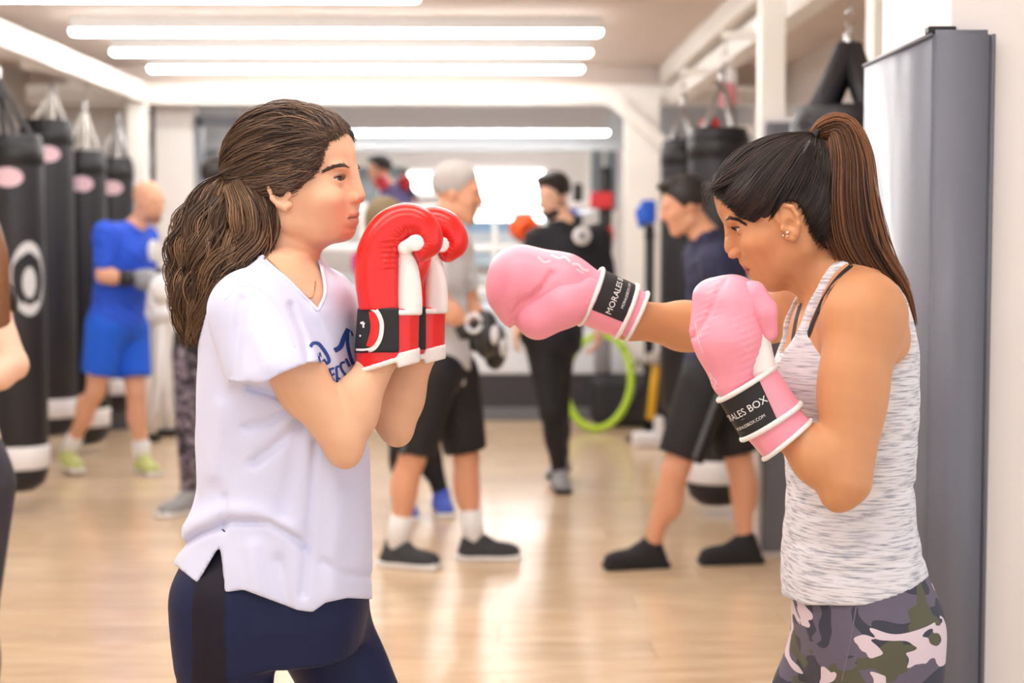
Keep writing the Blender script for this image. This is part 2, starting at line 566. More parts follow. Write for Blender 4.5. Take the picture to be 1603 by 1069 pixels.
# ================================================================== ROOM
M_WALL = mat('white_paint', lin(236, 230, 226), 0.7, noise=0.02, nscale=3)
M_CEIL = mat('ceiling_paint', lin(226, 212, 203), 0.8, noise=0.02, nscale=2)
M_BEAM = mat('beam_paint', lin(244, 240, 234), 0.5)
M_FLOORB = mat('floor_joint', lin(150, 122, 92), 0.7)
M_LAMP = mat('lamp_tube', (1.0, 0.99, 0.97), 0.4, emit=LAMP_POWER)
M_LAMPEND = mat('lamp_cap', lin(230, 230, 230), 0.4)
M_BLACK = mat('black_leather', lin(30, 30, 36), 0.5, noise=0.1, nscale=12, bump=0.15, bscale=60)
M_BLACK2 = mat('black_plastic', lin(20, 20, 23), 0.5)
M_GREYPAD = mat('grey_vinyl', lin(116, 118, 129), 0.38, noise=0.03, nscale=6, bump=0.03, bscale=9, spec=0.35)
M_PADSEAM = mat('grey_piping', lin(100, 102, 112), 0.5)
M_WHITEV = mat('white_vinyl', lin(235, 233, 235), 0.5)
M_STEEL = mat('chain_steel', lin(190, 190, 192), 0.3, metal=0.9)
M_STRAP = mat('white_webbing', lin(225, 222, 216), 0.8)
M_GLOW = mat('daylight_pane', (0.95, 0.98, 1.0), 0.3, emit=7.0)
M_PANE = mat('grey_pane', lin(120, 130, 138), 0.15, spec=0.8)
M_RED = mat('red_vinyl', lin(200, 40, 45), 0.4)

# laminate boards: tone differs from board to board
def wood():
    m = bpy.data.materials.new('laminate'); m.use_nodes = True
    nt = m.node_tree; b = nt.nodes['Principled BSDF']
    tc = nt.nodes.new('ShaderNodeTexCoord'); oi = nt.nodes.new('ShaderNodeObjectInfo')
    ad = nt.nodes.new('ShaderNodeVectorMath'); ad.operation = 'ADD'
    ml = nt.nodes.new('ShaderNodeVectorMath'); ml.operation = 'SCALE'; ml.inputs['Scale'].default_value = 40
    cb = nt.nodes.new('ShaderNodeCombineXYZ'); nt.links.new(oi.outputs['Random'], cb.inputs[0]); nt.links.new(oi.outputs['Random'], cb.inputs[1])
    nt.links.new(cb.outputs[0], ml.inputs[0]); nt.links.new(tc.outputs['Object'], ad.inputs[0]); nt.links.new(ml.outputs[0], ad.inputs[1])
    mp = nt.nodes.new('ShaderNodeMapping'); mp.inputs['Scale'].default_value = (1.6, 14, 1)
    nt.links.new(ad.outputs[0], mp.inputs['Vector'])
    n = nt.nodes.new('ShaderNodeTexNoise'); n.inputs['Scale'].default_value = 2.0; n.inputs['Detail'].default_value = 5; n.inputs['Distortion'].default_value = 0.6
    nt.links.new(mp.outputs[0], n.inputs['Vector'])
    r = nt.nodes.new('ShaderNodeValToRGB')
    e = r.color_ramp.elements
    e[0].position = 0.3; e[0].color = (*lin(206, 176, 142), 1); e[1].position = 0.75; e[1].color = (*lin(230, 204, 172), 1)
    nt.links.new(n.outputs['Fac'], r.inputs['Fac'])
    hv = nt.nodes.new('ShaderNodeHueSaturation')
    mr = nt.nodes.new('ShaderNodeMapRange'); mr.inputs['To Min'].default_value = 0.93; mr.inputs['To Max'].default_value = 1.06
    nt.links.new(oi.outputs['Random'], mr.inputs['Value']); nt.links.new(mr.outputs[0], hv.inputs['Value'])
    nt.links.new(r.outputs['Color'], hv.inputs['Color']); nt.links.new(hv.outputs['Color'], b.inputs['Base Color'])
    b.inputs['Roughness'].default_value = 0.2
    b.inputs['Specular IOR Level'].default_value = 0.55
    return m
M_WOOD = wood()

XL, XR, YB, ZC = -3.7, 2.3, 19.0, 2.74
def struct(o): return tag(o, kind='structure')
floor = struct(box('floor', (XL - 1.2, -3.0, -0.08), (XR + 1.0, YB + 0.2, -0.006), M_FLOORB))
pw, pl = 0.25, 1.6
pm = None
row = 0
y = 2.3
while y < 13.0:
    x = XL - (row % 3) * 0.53
    while x < XR:
        Yc = y + pw / 2
        x0 = (x + pl - 0) ; left = -765 / 2600 * Yc - 0.3; right = 838 / 2600 * Yc + 0.3
        if x + pl > left and x < right and x > XL - 1.6:
            if pm is None:
                bm = bmesh.new(); bm_box(bm, (0.0008, 0.0008, -0.012), (pl - 0.0008, pw - 0.0008, 0.0), 0.0008)
                po = bm_obj('plank', bm, M_WOOD, floor); pm = po.data
            else:
                po = link(bpy.data.objects.new('plank', pm), floor)
            po.location = (x, y, 0)
        x += pl
    y += pw; row += 1
# the same boards under and behind the camera and far back, where they can no longer be told apart
rest = box('plank_field', (XL - 1.1, -3.0, -0.010), (XR + 0.9, 2.3, -0.001), M_WOOD, floor); tag(rest, kind='stuff')
rest = box('plank_field', (XL - 1.1, y, -0.010), (XR + 0.9, YB, -0.001), M_WOOD, floor); tag(rest, kind='stuff')

struct(box('ceiling', (XL - 0.1, -2.6, ZC), (XR + 0.6, YB + 0.1, ZC + 0.1), M_CEIL))
struct(box('wall_left', (XL - 0.12, -2.6, 0), (XL, YB, ZC), M_WALL))
struct(box('wall_right', (XR, 3.9, 0), (XR + 0.12, YB, ZC), M_WALL))
struct(box('wall_back', (XL - 0.12, YB, 0), (XR + 0.12, YB + 0.12, ZC), M_WALL))

# --- pier on the right with its padded corner
YP = 3.2
pier_x = px_x(1483, YP)
struct(box('wall_pier', (pier_x, YP, 0), (XR + 0.5, YP + 0.56, ZC), M_WALL, bev=0.004))
pad = thing('wall_pad', 'tall grey vinyl corner pad on the white pier behind the woman with pink gloves', 'wall pad', (pier_x, YP, 0))
zt = px_z(48, YP)
bm = bmesh.new()
t = px_x(1455, YP - 0.035)
x2 = px_x(1550, YP - 0.035)
pts = [(t, YP - 0.036), (x2, YP - 0.036), (x2, YP - 0.001), (pier_x - 0.001, YP - 0.001), (pier_x - 0.001, YP + 0.545), (t, YP + 0.545)]
lo_ = [bm.verts.new((a, b, 0.02)) for a, b in pts]; hi_ = [bm.verts.new((a, b, zt)) for a, b in pts]
bm.faces.new(lo_[::-1]); bm.faces.new(hi_)
for i in range(6): bm.faces.new((lo_[i], lo_[(i + 1) % 6], hi_[(i + 1) % 6], hi_[i]))
bmesh.ops.recalc_face_normals(bm, faces=bm.faces[:])
bmesh.ops.bevel(bm, geom=[e for e in bm.edges], offset=0.009, segments=4, affect='EDGES')
bm_obj('cover', bm, M_GREYPAD, pad, True)
tube('seam', [(t - 0.001, YP - 0.03, zt - 0.01), (t - 0.001, YP + 0.54, zt - 0.01)], 0.004, M_PADSEAM, pad)
tube('seam', [(x2 + 0.000, YP - 0.034, 0.03), (x2 + 0.000, YP - 0.034, zt - 0.01)], 0.0045, M_PADSEAM, pad)
box('velcro_tab', (t - 0.004, YP - 0.02, zt - 0.006), (t + 0.05, YP + 0.01, zt + 0.008), M_BLACK2, pad, 0.003)

# --- steel frame the bags hang from, both sides, and the cross beam at the back
XLB, XRB, ZB = -2.62, 1.43, 2.50
fr = thing('bag_frame', 'white steel bag frame running along the left side under the ceiling', 'frame', (XLB, 9, 0))
beam('beam', (XLB, 1.2, ZB), (XLB, 12.75, ZB), 0.12, 0.14, M_BEAM, fr)
beam('upper_rail', (XLB - 0.35, 1.2, ZB + 0.16), (XLB - 0.35, 12.75, ZB + 0.16), 0.10, 0.10, M_BEAM, fr)
beam('post', (XLB - 0.02, 12.62, 0), (XLB - 0.02, 12.62, ZB), 0.14, 0.14, M_BEAM, fr)
for yy in (8.5, 9.9, 10.9, 12.1):
    beam('bracket', (XLB - 0.4, yy, ZB + 0.06), (XLB + 0.05, yy, ZB - 0.02), 0.07, 0.09, M_BEAM, fr)
fr2 = thing('bag_frame', 'white steel bag frame with diagonal braces along the right side', 'frame', (XRB, 9, 0))
beam('beam', (XRB, 5.0, ZB), (XRB, 12.75, ZB), 0.11, 0.13, M_BEAM, fr2)
beam('upper_rail', (XRB - 0.03, 5.0, ZB + 0.165), (XRB - 0.03, 12.75, ZB + 0.165), 0.18, 0.14, M_BEAM, fr2)
beam('post', (1.26, 7.45, 0.0), (1.26, 7.45, ZB), 0.11, 0.11, M_BEAM, fr2)
box('foot_plate', (1.18, 7.37, 0), (1.36, 7.54, 0.012), M_BEAM, fr2)
beam('post', (1.50, 6.3, 0.0), (1.50, 6.3, ZB), 0.13, 0.13, M_BEAM, fr2)
beam('brace', (XRB - 0.02, 5.0, 2.62), (XRB + 0.48, 5.0, 2.02), 0.15, 0.17, M_BEAM, fr2)
beam('brace', (XRB + 0.14, 5.6, 2.66), (XRB + 0.7, 5.6, 1.9), 0.06, 0.08, M_BEAM, fr2)
beam('post', (px_x(1004, 12.7), 12.72, 0), (px_x(1004, 12.7), 12.72, ZB), 0.26, 0.16, M_BEAM, fr2)
beam('brace', (px_x(950, 12.6), 12.55, px_z(152, 12.6)), (px_x(1050, 12.6), 12.55, px_z(236, 12.6)), 0.08, 0.09, M_BEAM, fr2)
for yy in (5.55, 8.5, 10.4):
    beam('bracket', (XRB, yy, ZB - 0.05), (XRB - 0.24, yy, ZB - 0.05), 0.04, 0.04, M_BEAM, fr2)
cb = thing('cross_beam', 'white cross beam spanning the room above the boxing ring', 'beam', (-0.6, 12.85, ZB))
box('beam', (XLB - 0.9, 12.78, 2.44), (XRB + 0.8, 12.98, 2.585), M_BEAM, cb, 0.008)
box('fascia', (XLB - 0.9, 12.88, 2.585), (XRB + 0.8, 13.0, ZC), M_CEIL, cb, 0.003)
for a in (-1.9, -0.6, 0.6): box('splice_plate', (a, 12.775, 2.45), (a + 0.16, 12.785, 2.575), M_BEAM, cb, 0.002)

# second, darker ceiling zone beyond with its lintels
lb = thing('rear_beam', 'grey painted beam under the ceiling beyond the ring', 'beam', (-0.6, 15.5, 2.4))
box('beam', (XL, 15.45, 2.30), (XR, 15.7, ZC), mat('grey_paint', lin(196, 198, 200), 0.6), lb, 0.01)
box('pipe_tray', (XL, 15.36, 2.22), (XR, 15.46, 2.30), MATS['grey_paint'], lb, 0.01)

# --- LED tube lamps
def lamp(x0, x1, Y, label, z=2.655):
    o = thing('ceiling_lamp', label, 'lamp', ((x0 + x1) / 2, Y, z), 'long tube lamps on the ceiling')
    n = 14
    P = [(x0 + 0.026, Y, z), (x1 - 0.026, Y, z)]
    r = 0.030
    V, F = tube_arrays(np.array([(x0 + r * (1 - math.cos(a)), Y, z) for a in np.linspace(0.15, 1.57, 5)] + [(x1 - r * (1 - math.cos(a)), Y, z) for a in np.linspace(1.57, 0.15, 5)]),
                       np.array([r * math.sin(a) for a in np.linspace(0.15, 1.57, 5)] + [r * math.sin(a) for a in np.linspace(1.57, 0.15, 5)]), n)
    mesh_np('diffuser', V, F, M_LAMP, o)
    box('shield_housing', (x0 + 0.004, Y - 0.032, z + 0.002), (x1 - 0.004, Y + 0.032, ZC), M_LAMPEND, o, 0.004)  # made as wide as the tube to keep its light off the ceiling
for (pxa, pxb, Y, lab) in ((115, 941, 10.03, 'longest visible tube lamp, nearest of the three lit ceiling tubes'),
                           (178, 925, 11.12, 'lit tube lamp between two others on the ceiling'),
                           (236, 912, 12.22, 'shortest looking of the three lit ceiling tubes, closest to cross beam')):
    lamp(px_x(pxa, Y), px_x(pxb, Y), Y, lab)
lamp(-2.9, -0.35, 8.6, 'tube lamp cut by the top edge of the picture')
for i, Y in enumerate((7.3, 6.0, 4.7, 3.4, 2.1, 0.8)):
    lamp(-2.5, 0.7, Y, 'tube lamp on the ceiling over the front of the room, out of the picture', 2.68)
for i, (Y, q) in enumerate(((17.0, 'last'),)):  # unseen lamp added to brighten the dim zone behind the ring
    lamp(-2.4, 1.6, Y, 'unseen tube lamp added far beyond the ring to brighten it, %s one before the back wall' % q, 2.68)
Y4 = 14.8
lamp(px_x(370, Y4), px_x(952, Y4), Y4, 'lit tube lamp seen under the cross beam beyond the ring', px_z(206, Y4))

# --- windows in the back wall
def window(n, pxa, pxb, pya, pyb, m, bars):
    Y = YB - 0.02
    x0, x1, z1, z0 = px_x(pxa, Y), px_x(pxb, Y), px_z(pya, Y), px_z(pyb, Y)
    o = struct(box('window_%d' % n, (x0 - 0.07, Y - 0.03, z0 - 0.07), (x1 + 0.07, Y + 0.03, z1 + 0.07), M_BEAM, bev=0.005))
    wd = (x1 - x0 - 0.04 * (bars - 1)) / bars
    for i in range(bars):
        a = x0 + i * (wd + 0.04)
        box('pane', (a, Y - 0.045, z0), (a + wd, Y - 0.025, z1), m, o)
window(1, 735, 850, 268, 345, M_GLOW, 2)
window(2, 640, 700, 272, 300, M_GLOW, 1)
window(3, 560, 632, 262, 330, M_PANE, 2)
window(4, 925, 965, 225, 330, M_PANE, 2)
window(5, 300, 395, 195, 330, M_PANE, 2)
# banner light blue
bn = thing('wall_banner', 'pale blue and white banner on the back wall behind the ring ropes', 'banner', (px_x(768, 18.9), 18.9, 1.1))
a0, a1 = px_x(728, 18.9), px_x(812, 18.9)
for i, c in enumerate([(150, 190, 225), (222, 234, 242), (120, 165, 205), (205, 225, 238)]):
    zt_ = px_z(345, 18.9) - i * 0.13
    box('stripe', (a0, 18.9, zt_ - 0.13), (a1, 18.93, zt_), mat('banner_%d' % i, lin(*c), 0.6), bn)

# dark poster and doorway by the left column
po_ = thing('poster_board', 'dark grey photo board on the wall behind the hanging bags', 'poster', (px_x(225, 13.2), 13.2, 1.5))
Yb = 13.3
box('board', (px_x(206, Yb), Yb, px_z(300, Yb)), (px_x(246, Yb), Yb + 0.03, px_z(170, Yb)), mat('dark_print', lin(92, 94, 102), 0.4, noise=0.35, nscale=6), po_, 0.004)
box('picture', (px_x(222, Yb), Yb - 0.006, px_z(205, Yb)), (px_x(240, Yb), Yb, px_z(182, Yb)), mat('warm_print', lin(170, 150, 140), 0.5, noise=0.2), po_)
box('picture', (px_x(212, Yb), Yb - 0.006, px_z(262, Yb)), (px_x(240, Yb), Yb, px_z(235, Yb)), mat('cool_print', lin(150, 155, 170), 0.5, noise=0.2), po_)
struct(box('wall_partition', (px_x(246, 13.3), 13.25, 0), (px_x(303, 13.3), 13.6, ZC), M_WALL, bev=0.005))
struct(box('wall_bay', (XL, 13.5, 0), (px_x(246, 13.3), 13.6, ZC), M_WALL))
dr = struct(box('door_1', (px_x(303, 13.5), 13.45, px_z(420, 13.5) - 0.9), (px_x(318, 13.5), 13.6, px_z(185, 13.5)), mat('door_frame_grey', lin(120, 122, 130), 0.5)))
box('door_head', (px_x(303, 13.5), 13.45, px_z(198, 13.5)), (px_x(420, 13.5), 13.6, px_z(183, 13.5)), MATS['door_frame_grey'], dr)

# ================================================================== BOXING RING
YR0, YR1, ZR = 12.9, 17.2, 0.72
xr0, xr1 = px_x(405, 12.95), px_x(948, 12.95)
ring = thing('boxing_ring', 'boxing ring with white ropes and black and white apron behind the coach', 'boxing ring', ((xr0 + xr1) / 2, 15, 0))
box('base', (xr0 - 0.3, YR0, 0.0), (xr1 + 0.22, YR1, 0.36), mat('ring_black', lin(58, 56, 62), 0.55), ring, 0.02)
box('kick_rail', (xr0 - 0.3, YR0 - 0.03, 0.0), (xr1 + 0.22, YR0, 0.10), mat('ring_rail', lin(110, 112, 118), 0.5), ring, 0.01)
box('apron', (xr0 - 0.3, YR0 - 0.012, 0.36), (xr1 + 0.22, YR1, ZR), mat('ring_white', lin(222, 226, 234), 0.6, noise=0.04, nscale=2), ring, 0.015)
box('canvas', (xr0 - 0.3, YR0 - 0.01, ZR), (xr1 + 0.22, YR1, ZR + 0.03), mat('canvas', lin(205, 214, 224), 0.8), ring, 0.01)
M_ROPE = mat('rope_white', lin(240, 240, 240), 0.5)
for (cx, cy, c) in ((xr0, YR0 + 0.1, 'blue'), (xr1, YR0 + 0.1, 'red'), (xr0, YR1 - 0.2, 'red'), (xr1, YR1 - 0.2, 'blue')):
    lathe('post', [(0.05, 0), (0.05, 1.95), (0.03, 1.97)], M_BLACK2, ring, 12, (cx, cy, 0))
    for z in (1.02, 1.44, 1.71):
        dx = 0.10 if cx < -1 else -0.10
        box('corner_pad', (cx + dx * 0.3 - 0.09, cy - 0.09, z - 0.065), (cx + dx * 0.3 + 0.09, cy + 0.09, z + 0.065), M_RED if c == 'red' else mat('blue_vinyl', lin(30, 80, 200), 0.4), ring, 0.02)
for z, r in ((0.86, 0.026), (1.03, 0.03), (1.36, 0.032), (1.68, 0.026)):
    for (a, b) in (((xr0, YR0 + 0.1), (xr1, YR0 + 0.1)), ((xr0, YR1 - 0.2), (xr1, YR1 - 0.2)), ((xr0, YR0 + 0.1), (xr0, YR1 - 0.2)), ((xr1, YR0 + 0.1), (xr1, YR1 - 0.2))):
        P = [(a[0] + (b[0] - a[0]) * s, a[1] + (b[1] - a[1]) * s, z - 0.03 * math.sin(math.pi * s)) for s in np.linspace(0, 1, 9)]
        tube('rope', P, r, M_ROPE, ring, 8)
for s in (0.3, 0.68):
    x = xr0 + (xr1 - xr0) * s
    box('rope_spacer', (x - 0.02, YR0 + 0.06, 0.8), (x + 0.02, YR0 + 0.14, 1.7), M_ROPE, ring, 0.005)

# ================================================================== PUNCHING BAGS
M_OVAL = mat('oval_label', lin(225, 190, 200), 0.5, noise=0.15, nscale=60)
M_EMB = mat('emblem_print', lin(205, 205, 210), 0.5, noise=0.25, nscale=45)
def bag(px, Y, d, zt, zb, label, X=None, hang=None, strapm=M_STEEL, emblem=None, oval=True, band=(0.13, 0.25), ovals=0.1, apex=0.55, sr=0.013):
    X = px_x(px, Y) if X is None else X
    r = d / 2
    o = thing('punching_bag', label, 'punching bag', (X, Y, 0), 'hanging punching bags')
    H = zt - zb
    lathe('body', [(0.02, zb), (r * 0.55, zb + 0.012), (r * 0.86, zb + 0.05), (r, zb + 0.11), (r * 1.01, zb + H * 0.5), (r * 0.99, zt - 0.10), (r * 0.95, zt - 0.02), (r * 0.9, zt), (0.02, zt - 0.03)], M_BLACK, o, 28, (X, Y, 0))
    if band: lathe('band', [(r * 1.0, zb + band[0]), (r * 1.03, zb + band[0] + 0.006), (r * 1.03, zb + band[1] - 0.006), (r * 1.0, zb + band[1])], M_WHITEV, o, 28, (X, Y, 0))
    lathe('top_band', [(r * 0.98, zt - 0.16), (r * 1.02, zt - 0.155), (r * 1.02, zt - 0.05), (r * 0.97, zt - 0.045)], M_BLACK2, o, 28, (X, Y, 0))
    hx, hz = hang if hang else (X, ZB - 0.02)
    top = np.array([X * 0.6 + hx * 0.4, Y, zt + (hz - zt) * apex])
    for k in range(4):
        a = k * math.pi / 2 + 0.5
        p = np.array([X + r * 0.9 * math.cos(a), Y + r * 0.9 * math.sin(a), zt - 0.08])
        sp = tube('strap', [p, p * 0.6 + top * 0.4 + np.array([0, 0, -0.01]), top], sr, strapm, o, 6)
    # chain links from the swivel to the beam
    tube('swivel', [top + np.array([0, 0, -0.03]), top + np.array([0, 0, 0.05])], 0.018, M_STEEL, o, 8)
    e = np.array([hx, Y, hz]); L = np.linalg.norm(e - top); n = max(2, int(L / 0.055))
    for k in range(n):
        c = top + (e - top) * ((k + 0.5) / n)
        a = np.linspace(0, 2 * math.pi, 9)[:-1]
        ring_ = [c + np.array([0.016 * math.cos(q) * (k % 2), 0.016 * math.cos(q) * ((k + 1) % 2), 0.036 * math.sin(q)]) for q in a]
        tube('chain_link', ring_, 0.006, M_STEEL, o, 5, True)
    def patch(nm, ang, hw, z0, z1, m, rr=1.015, shape='oval'):
        bm = bmesh.new(); cx_, cz_ = ang, (z0 + z1) / 2
        c = bm.verts.new((X + r * rr * math.cos(ang), Y + r * rr * math.sin(ang), cz_))
        rg = []
        for q in np.linspace(0, 2 * math.pi, 25)[:-1]:
            aa = ang + hw * math.cos(q); zz = cz_ + (z1 - z0) / 2 * math.sin(q)
            rg.append(bm.verts.new((X + r * rr * math.cos(aa), Y + r * rr * math.sin(aa), zz)))
        for i in range(24): bm.faces.new((c, rg[i], rg[(i + 1) % 24]))
        return bm_obj(nm, bm, m, o, True)
    if oval: patch('maker_label', -math.pi / 2 + ovals, 0.5, zt - 0.27, zt - 0.17, M_OVAL, 1.02)
    if emblem:
        patch('emblem', -math.pi / 2 + emblem[0], 0.62, emblem[1] - 0.19, emblem[1] + 0.19, M_EMB, 1.016)
        patch('emblem_field', -math.pi / 2 + emblem[0], 0.45, emblem[1] - 0.135, emblem[1] + 0.135, M_BLACK, 1.02)
        patch('emblem_mark', -math.pi / 2 + emblem[0], 0.24, emblem[1] - 0.10, emblem[1] + 0.06, M_EMB, 1.024)
    return o
bag(22, 8.64, 0.31, 1.95, 0.10, 'leftmost black punching bag, nearest one, with round white emblem', emblem=(0.75, px_z(435, 8.64)), strapm=M_BLACK2, hang=(XLB, ZB - 0.02))
bag(76, 10.55, 0.325, 2.16, 0.16, 'black punching bag hanging second from the left by thick white straps', strapm=M_STRAP, hang=(XLB - 0.05, ZB - 0.02), ovals=0.25)
bag(130, 11.0, 0.31, 1.99, 0.05, 'black punching bag with pink oval label just left of the man in blue', strapm=M_STRAP, hang=(XLB, ZB - 0.02), ovals=0.2)
bag(177, 12.2, 0.31, 2.0, 0.15, 'farthest black punching bag on the left, above the bald man', strapm=M_STEEL, hang=(XLB, ZB - 0.02), ovals=0.2)
bag(1322, 5.55, 0.36, 1.86, 0.45, 'black punching bag hanging behind the ponytail, beside the grey pad', strapm=M_BLACK, apex=0.34, sr=0.045, oval=False, band=None, hang=(XRB - 0.22, ZB - 0.07))
bag(1124, 8.5, 0.31, 1.98, 0.04, 'black punching bag with white bottom band behind the man in navy', oval=False, hang=(XRB - 0.22, ZB - 0.07))
bag(1069, 10.4, 0.28, 2.03, 0.3, 'short looking black punching bag above the young man in navy', oval=False, band=None, hang=(XRB - 0.22, ZB - 0.07))

# padded pillar foot on the right
pp = thing('pillar_pad', 'dark grey padded panel by the post behind the woman in the tank top', 'wall pad', (1.45, 7.35, 0))
M_GREYD = mat('grey_vinyl_dark', lin(104, 106, 116), 0.35)
box('cover', (1.215, 7.30, 0.03), (1.72, 7.36, 1.93), M_GREYD, pp, 0.012)
box('backing', (1.195, 7.33, 0.0), (1.76, 7.375, 1.95), M_WHITEV, pp, 0.003)
# grey pad at the left, between the bags and the man in blue
gp = thing('floor_pad', 'grey upright mat standing behind the man in blue', 'mat', (px_x(180, 12.3), 12.3, 0))
box('cover', (px_x(160, 12.35), 12.3, 0.0), (px_x(200, 12.35), 12.42, 0.62), M_GREYD, gp, 0.015)
box('strip', (px_x(160, 12.35), 12.29, 0.0), (px_x(200, 12.35), 12.3, 0.05), M_PADSEAM, gp, 0.003)

# white rack between the man in blue and the woman in camo leggings
wr = thing('white_stand', 'white tubular exercise stand with black feet behind the man in blue', 'stand', (px_x(245, 11.6), 11.6, 0))
Yw = 11.6
def qp(px, py, Y=Yw): return Q(px, py, Y)
tube('column', [qp(235, 672), qp(247, 600), qp(250, 500)], 0.035, M_WHITEV, wr)
tube('column', [qp(262, 672, 11.9), qp(258, 600, 11.9), qp(252, 500, 11.8)], 0.035, M_WHITEV, wr)
tube('seat_bar', [qp(232, 500), qp(275, 488)], 0.055, M_WHITEV, wr)
tube('arm', [qp(250, 500), qp(232, 470), qp(240, 455)], 0.03, M_WHITEV, wr)
for (a, b) in ((235, 11.6), (262, 11.9)):
    c = qp(a, 675, b); box('foot', (c[0] - 0.07, b - 0.06, 0), (c[0] + 0.07, b + 0.06, 0.05), M_BLACK2, wr, 0.01)

# hoop leaning on the ring
hp = Q(937, 588, 12.18)
hoop = thing('exercise_hoop', 'lime green hoop leaning against the black gear bag by the ring', 'hoop', (hp[0], 12.18, 0))
a = np.linspace(0, 2 * math.pi, 49)[:-1]
Rx, Rz = 0.235, 0.335
til = np.array([[Rx * math.cos(q) + 0.03 * math.sin(q), 0.12 * math.sin(q) - 0.05 * math.cos(q), Rz * math.sin(q)] for q in a])
hc = np.array([hp[0], 12.18, 0.365])
tube('tube', til + hc, 0.026, mat('lime', lin(178, 214, 30), 0.35), hoop, 10, True)
box('joint_sleeve', hc + til[6] - 0.03, hc + til[6] + 0.03, mat('lime_dark', lin(150, 190, 25), 0.4), hoop, 0.01)
# black gear bag at the ring behind the hoop, steel bottle with red cap
kb = thing('gear_bag', 'black gear bag beside the ring behind the lime hoop', 'bag', (px_x(985, 12.47), 12.47, 0))
solid('body', [BX((px_x(1000, 12.46), 12.47, 0.20), (0.36, 0.13, 0.20), None, 0.09)], 0.02, mat('bag_black', lin(38, 38, 44), 0.6, noise=0.2, nscale=8), kb)
tube('strap', [Q(968, 660, 12.34), Q(990, 620, 12.33), Q(1006, 590, 12.34)], 0.022, mat('grey_web', lin(80, 82, 92), 0.7), kb, 6)
tube('handle', [Q(985, 588, 12.47), Q(1000, 562, 12.47), Q(1015, 588, 12.47)], 0.015, M_BLACK2, kb, 6)
bt = thing('steel_bottle', 'grey steel bottle with red cap on the black gear bag behind the hoop', 'bottle', (px_x(944, 12.47), 12.47, 0.398))
c = np.array([px_x(944, 12.47), 12.47, 0.448])
lathe('flask', [(0.05, 0), (0.065, 0.02), (0.065, 0.22), (0.05, 0.27), (0.03, 0.30)], mat('flask_grey', lin(150, 150, 160), 0.35, metal=0.4), bt, 18, (c[0], 12.47, c[2] - 0.05))
lathe('cap', [(0.055, 0.30), (0.06, 0.31), (0.06, 0.36), (0.05, 0.37)], M_RED, bt, 18, (c[0], 12.47, c[2] - 0.05))

# stand with black post and blue top, yellow-handled mop bucket
Yk = 11.6
ps = thing('pad_stand', 'black post with a bright blue padded top near the ring corner', 'stand', (px_x(1017, Yk), Yk, 0))
xk = px_x(1017, Yk)
lathe('pole', [(0.035, 0.02), (0.035, px_z(352, Yk))], M_BLACK2, ps, 14, (xk, Yk, 0))
lathe('base_disc', [(0.16, 0.0), (0.16, 0.02), (0.05, 0.03)], M_BLACK2, ps, 18, (xk, Yk, 0))
solid('blue_pad', [BX(Q(1014, 332, Yk), (0.055, 0.07, 0.085), None, 0.03), RC(Q(1002, 332, Yk), Q(1004, 352, Yk), 0.035, 0.025)], 0.012, mat('blue_pad', lin(25, 90, 205), 0.45), ps)
tube('collar', [Q(1017, 366, Yk), Q(1017, 372, Yk)], 0.042, M_BLACK2, ps, 10)
yb = thing('mop_bucket', 'white cleaning bucket with a yellow handle standing by the black post', 'bucket', (px_x(1012, 11.3), 11.3, 0))
x0 = px_x(992, 11.3); x1 = px_x(1040, 11.3)
box('tray', (x0, 11.2, 0.0), (x1, 11.4, 0.09), M_WHITEV, yb, 0.02)
box('box', (px_x(1026, 11.3), 11.24, 0.09), (x1, 11.36, 0.20), M_WHITEV, yb, 0.015)
tube('handle', [Q(1018, 655, 11.3), Q(1023, 610, 11.32), Q(1028, 565, 11.34)], 0.03, mat('yellow_plastic', lin(222, 170, 25), 0.4), yb, 10)
solid('mop_head', [EL(Q(1028, 562, 11.34), (0.09, 0.07, 0.05))], 0.015, mat('mop_grey', lin(170, 162, 155), 0.9, noise=0.3), yb)

# orange headguard hung on the ring rope, red fire box and gloves on the right wall
og = thing('orange_headguard', 'orange headguard hung on the ring ropes behind the coach', 'headguard', Q(820, 360, 13.02))
solid('shell', [EL(Q(820, 356, 13.02), (0.12, 0.10, 0.11))], 0.012, mat('orange_vinyl', lin(236, 92, 32), 0.45), og, subs=[EL(Q(828, 362, 12.93), (0.06, 0.08, 0.06))])
tube('chin_strap', [Q(806, 372, 12.95), Q(820, 382, 12.93), Q(834, 372, 12.95)], 0.01, M_BLACK2, og, 6)
rb = thing('alarm_box', 'small red alarm box on the right wall above the bags', 'alarm box', (XR - 0.03, 11.5, 2.2))
Yq = 10.9
c = Q(1112, 202, Yq)
box('case', (c[0] - 0.06, Yq, c[2] - 0.07), (c[0] + 0.06, Yq + 0.08, c[2] + 0.07), M_RED, rb, 0.008)
box('bracket', (c[0] - 0.03, Yq + 0.08, c[2] - 0.03), (XR, Yq + 0.10, c[2] + 0.03), M_BEAM, rb)
hg = thing('hung_glove', 'pink and white glove hanging from the right-hand bag frame', 'glove', Q(1139, 150, 8.9))
solid('padding', [RC(Q(1138, 158, 8.9), Q(1137, 140, 8.9), 0.045, 0.055), RC(Q(1146, 150, 8.9), Q(1145, 160, 8.9), 0.022)], 0.012, mat('faded_pink', lin(228, 150, 160), 0.5), hg)
solid('cuff', [RC(Q(1141, 130, 8.9), Q(1142, 118, 8.9), 0.042, 0.045)], 0.012, M_WHITEV, hg)
tube('lace', [Q(1142, 118, 8.9), Q(1146, 90, 8.9), (XRB - 0.05, 8.9, ZB - 0.06)], 0.006, M_STRAP, hg, 5)

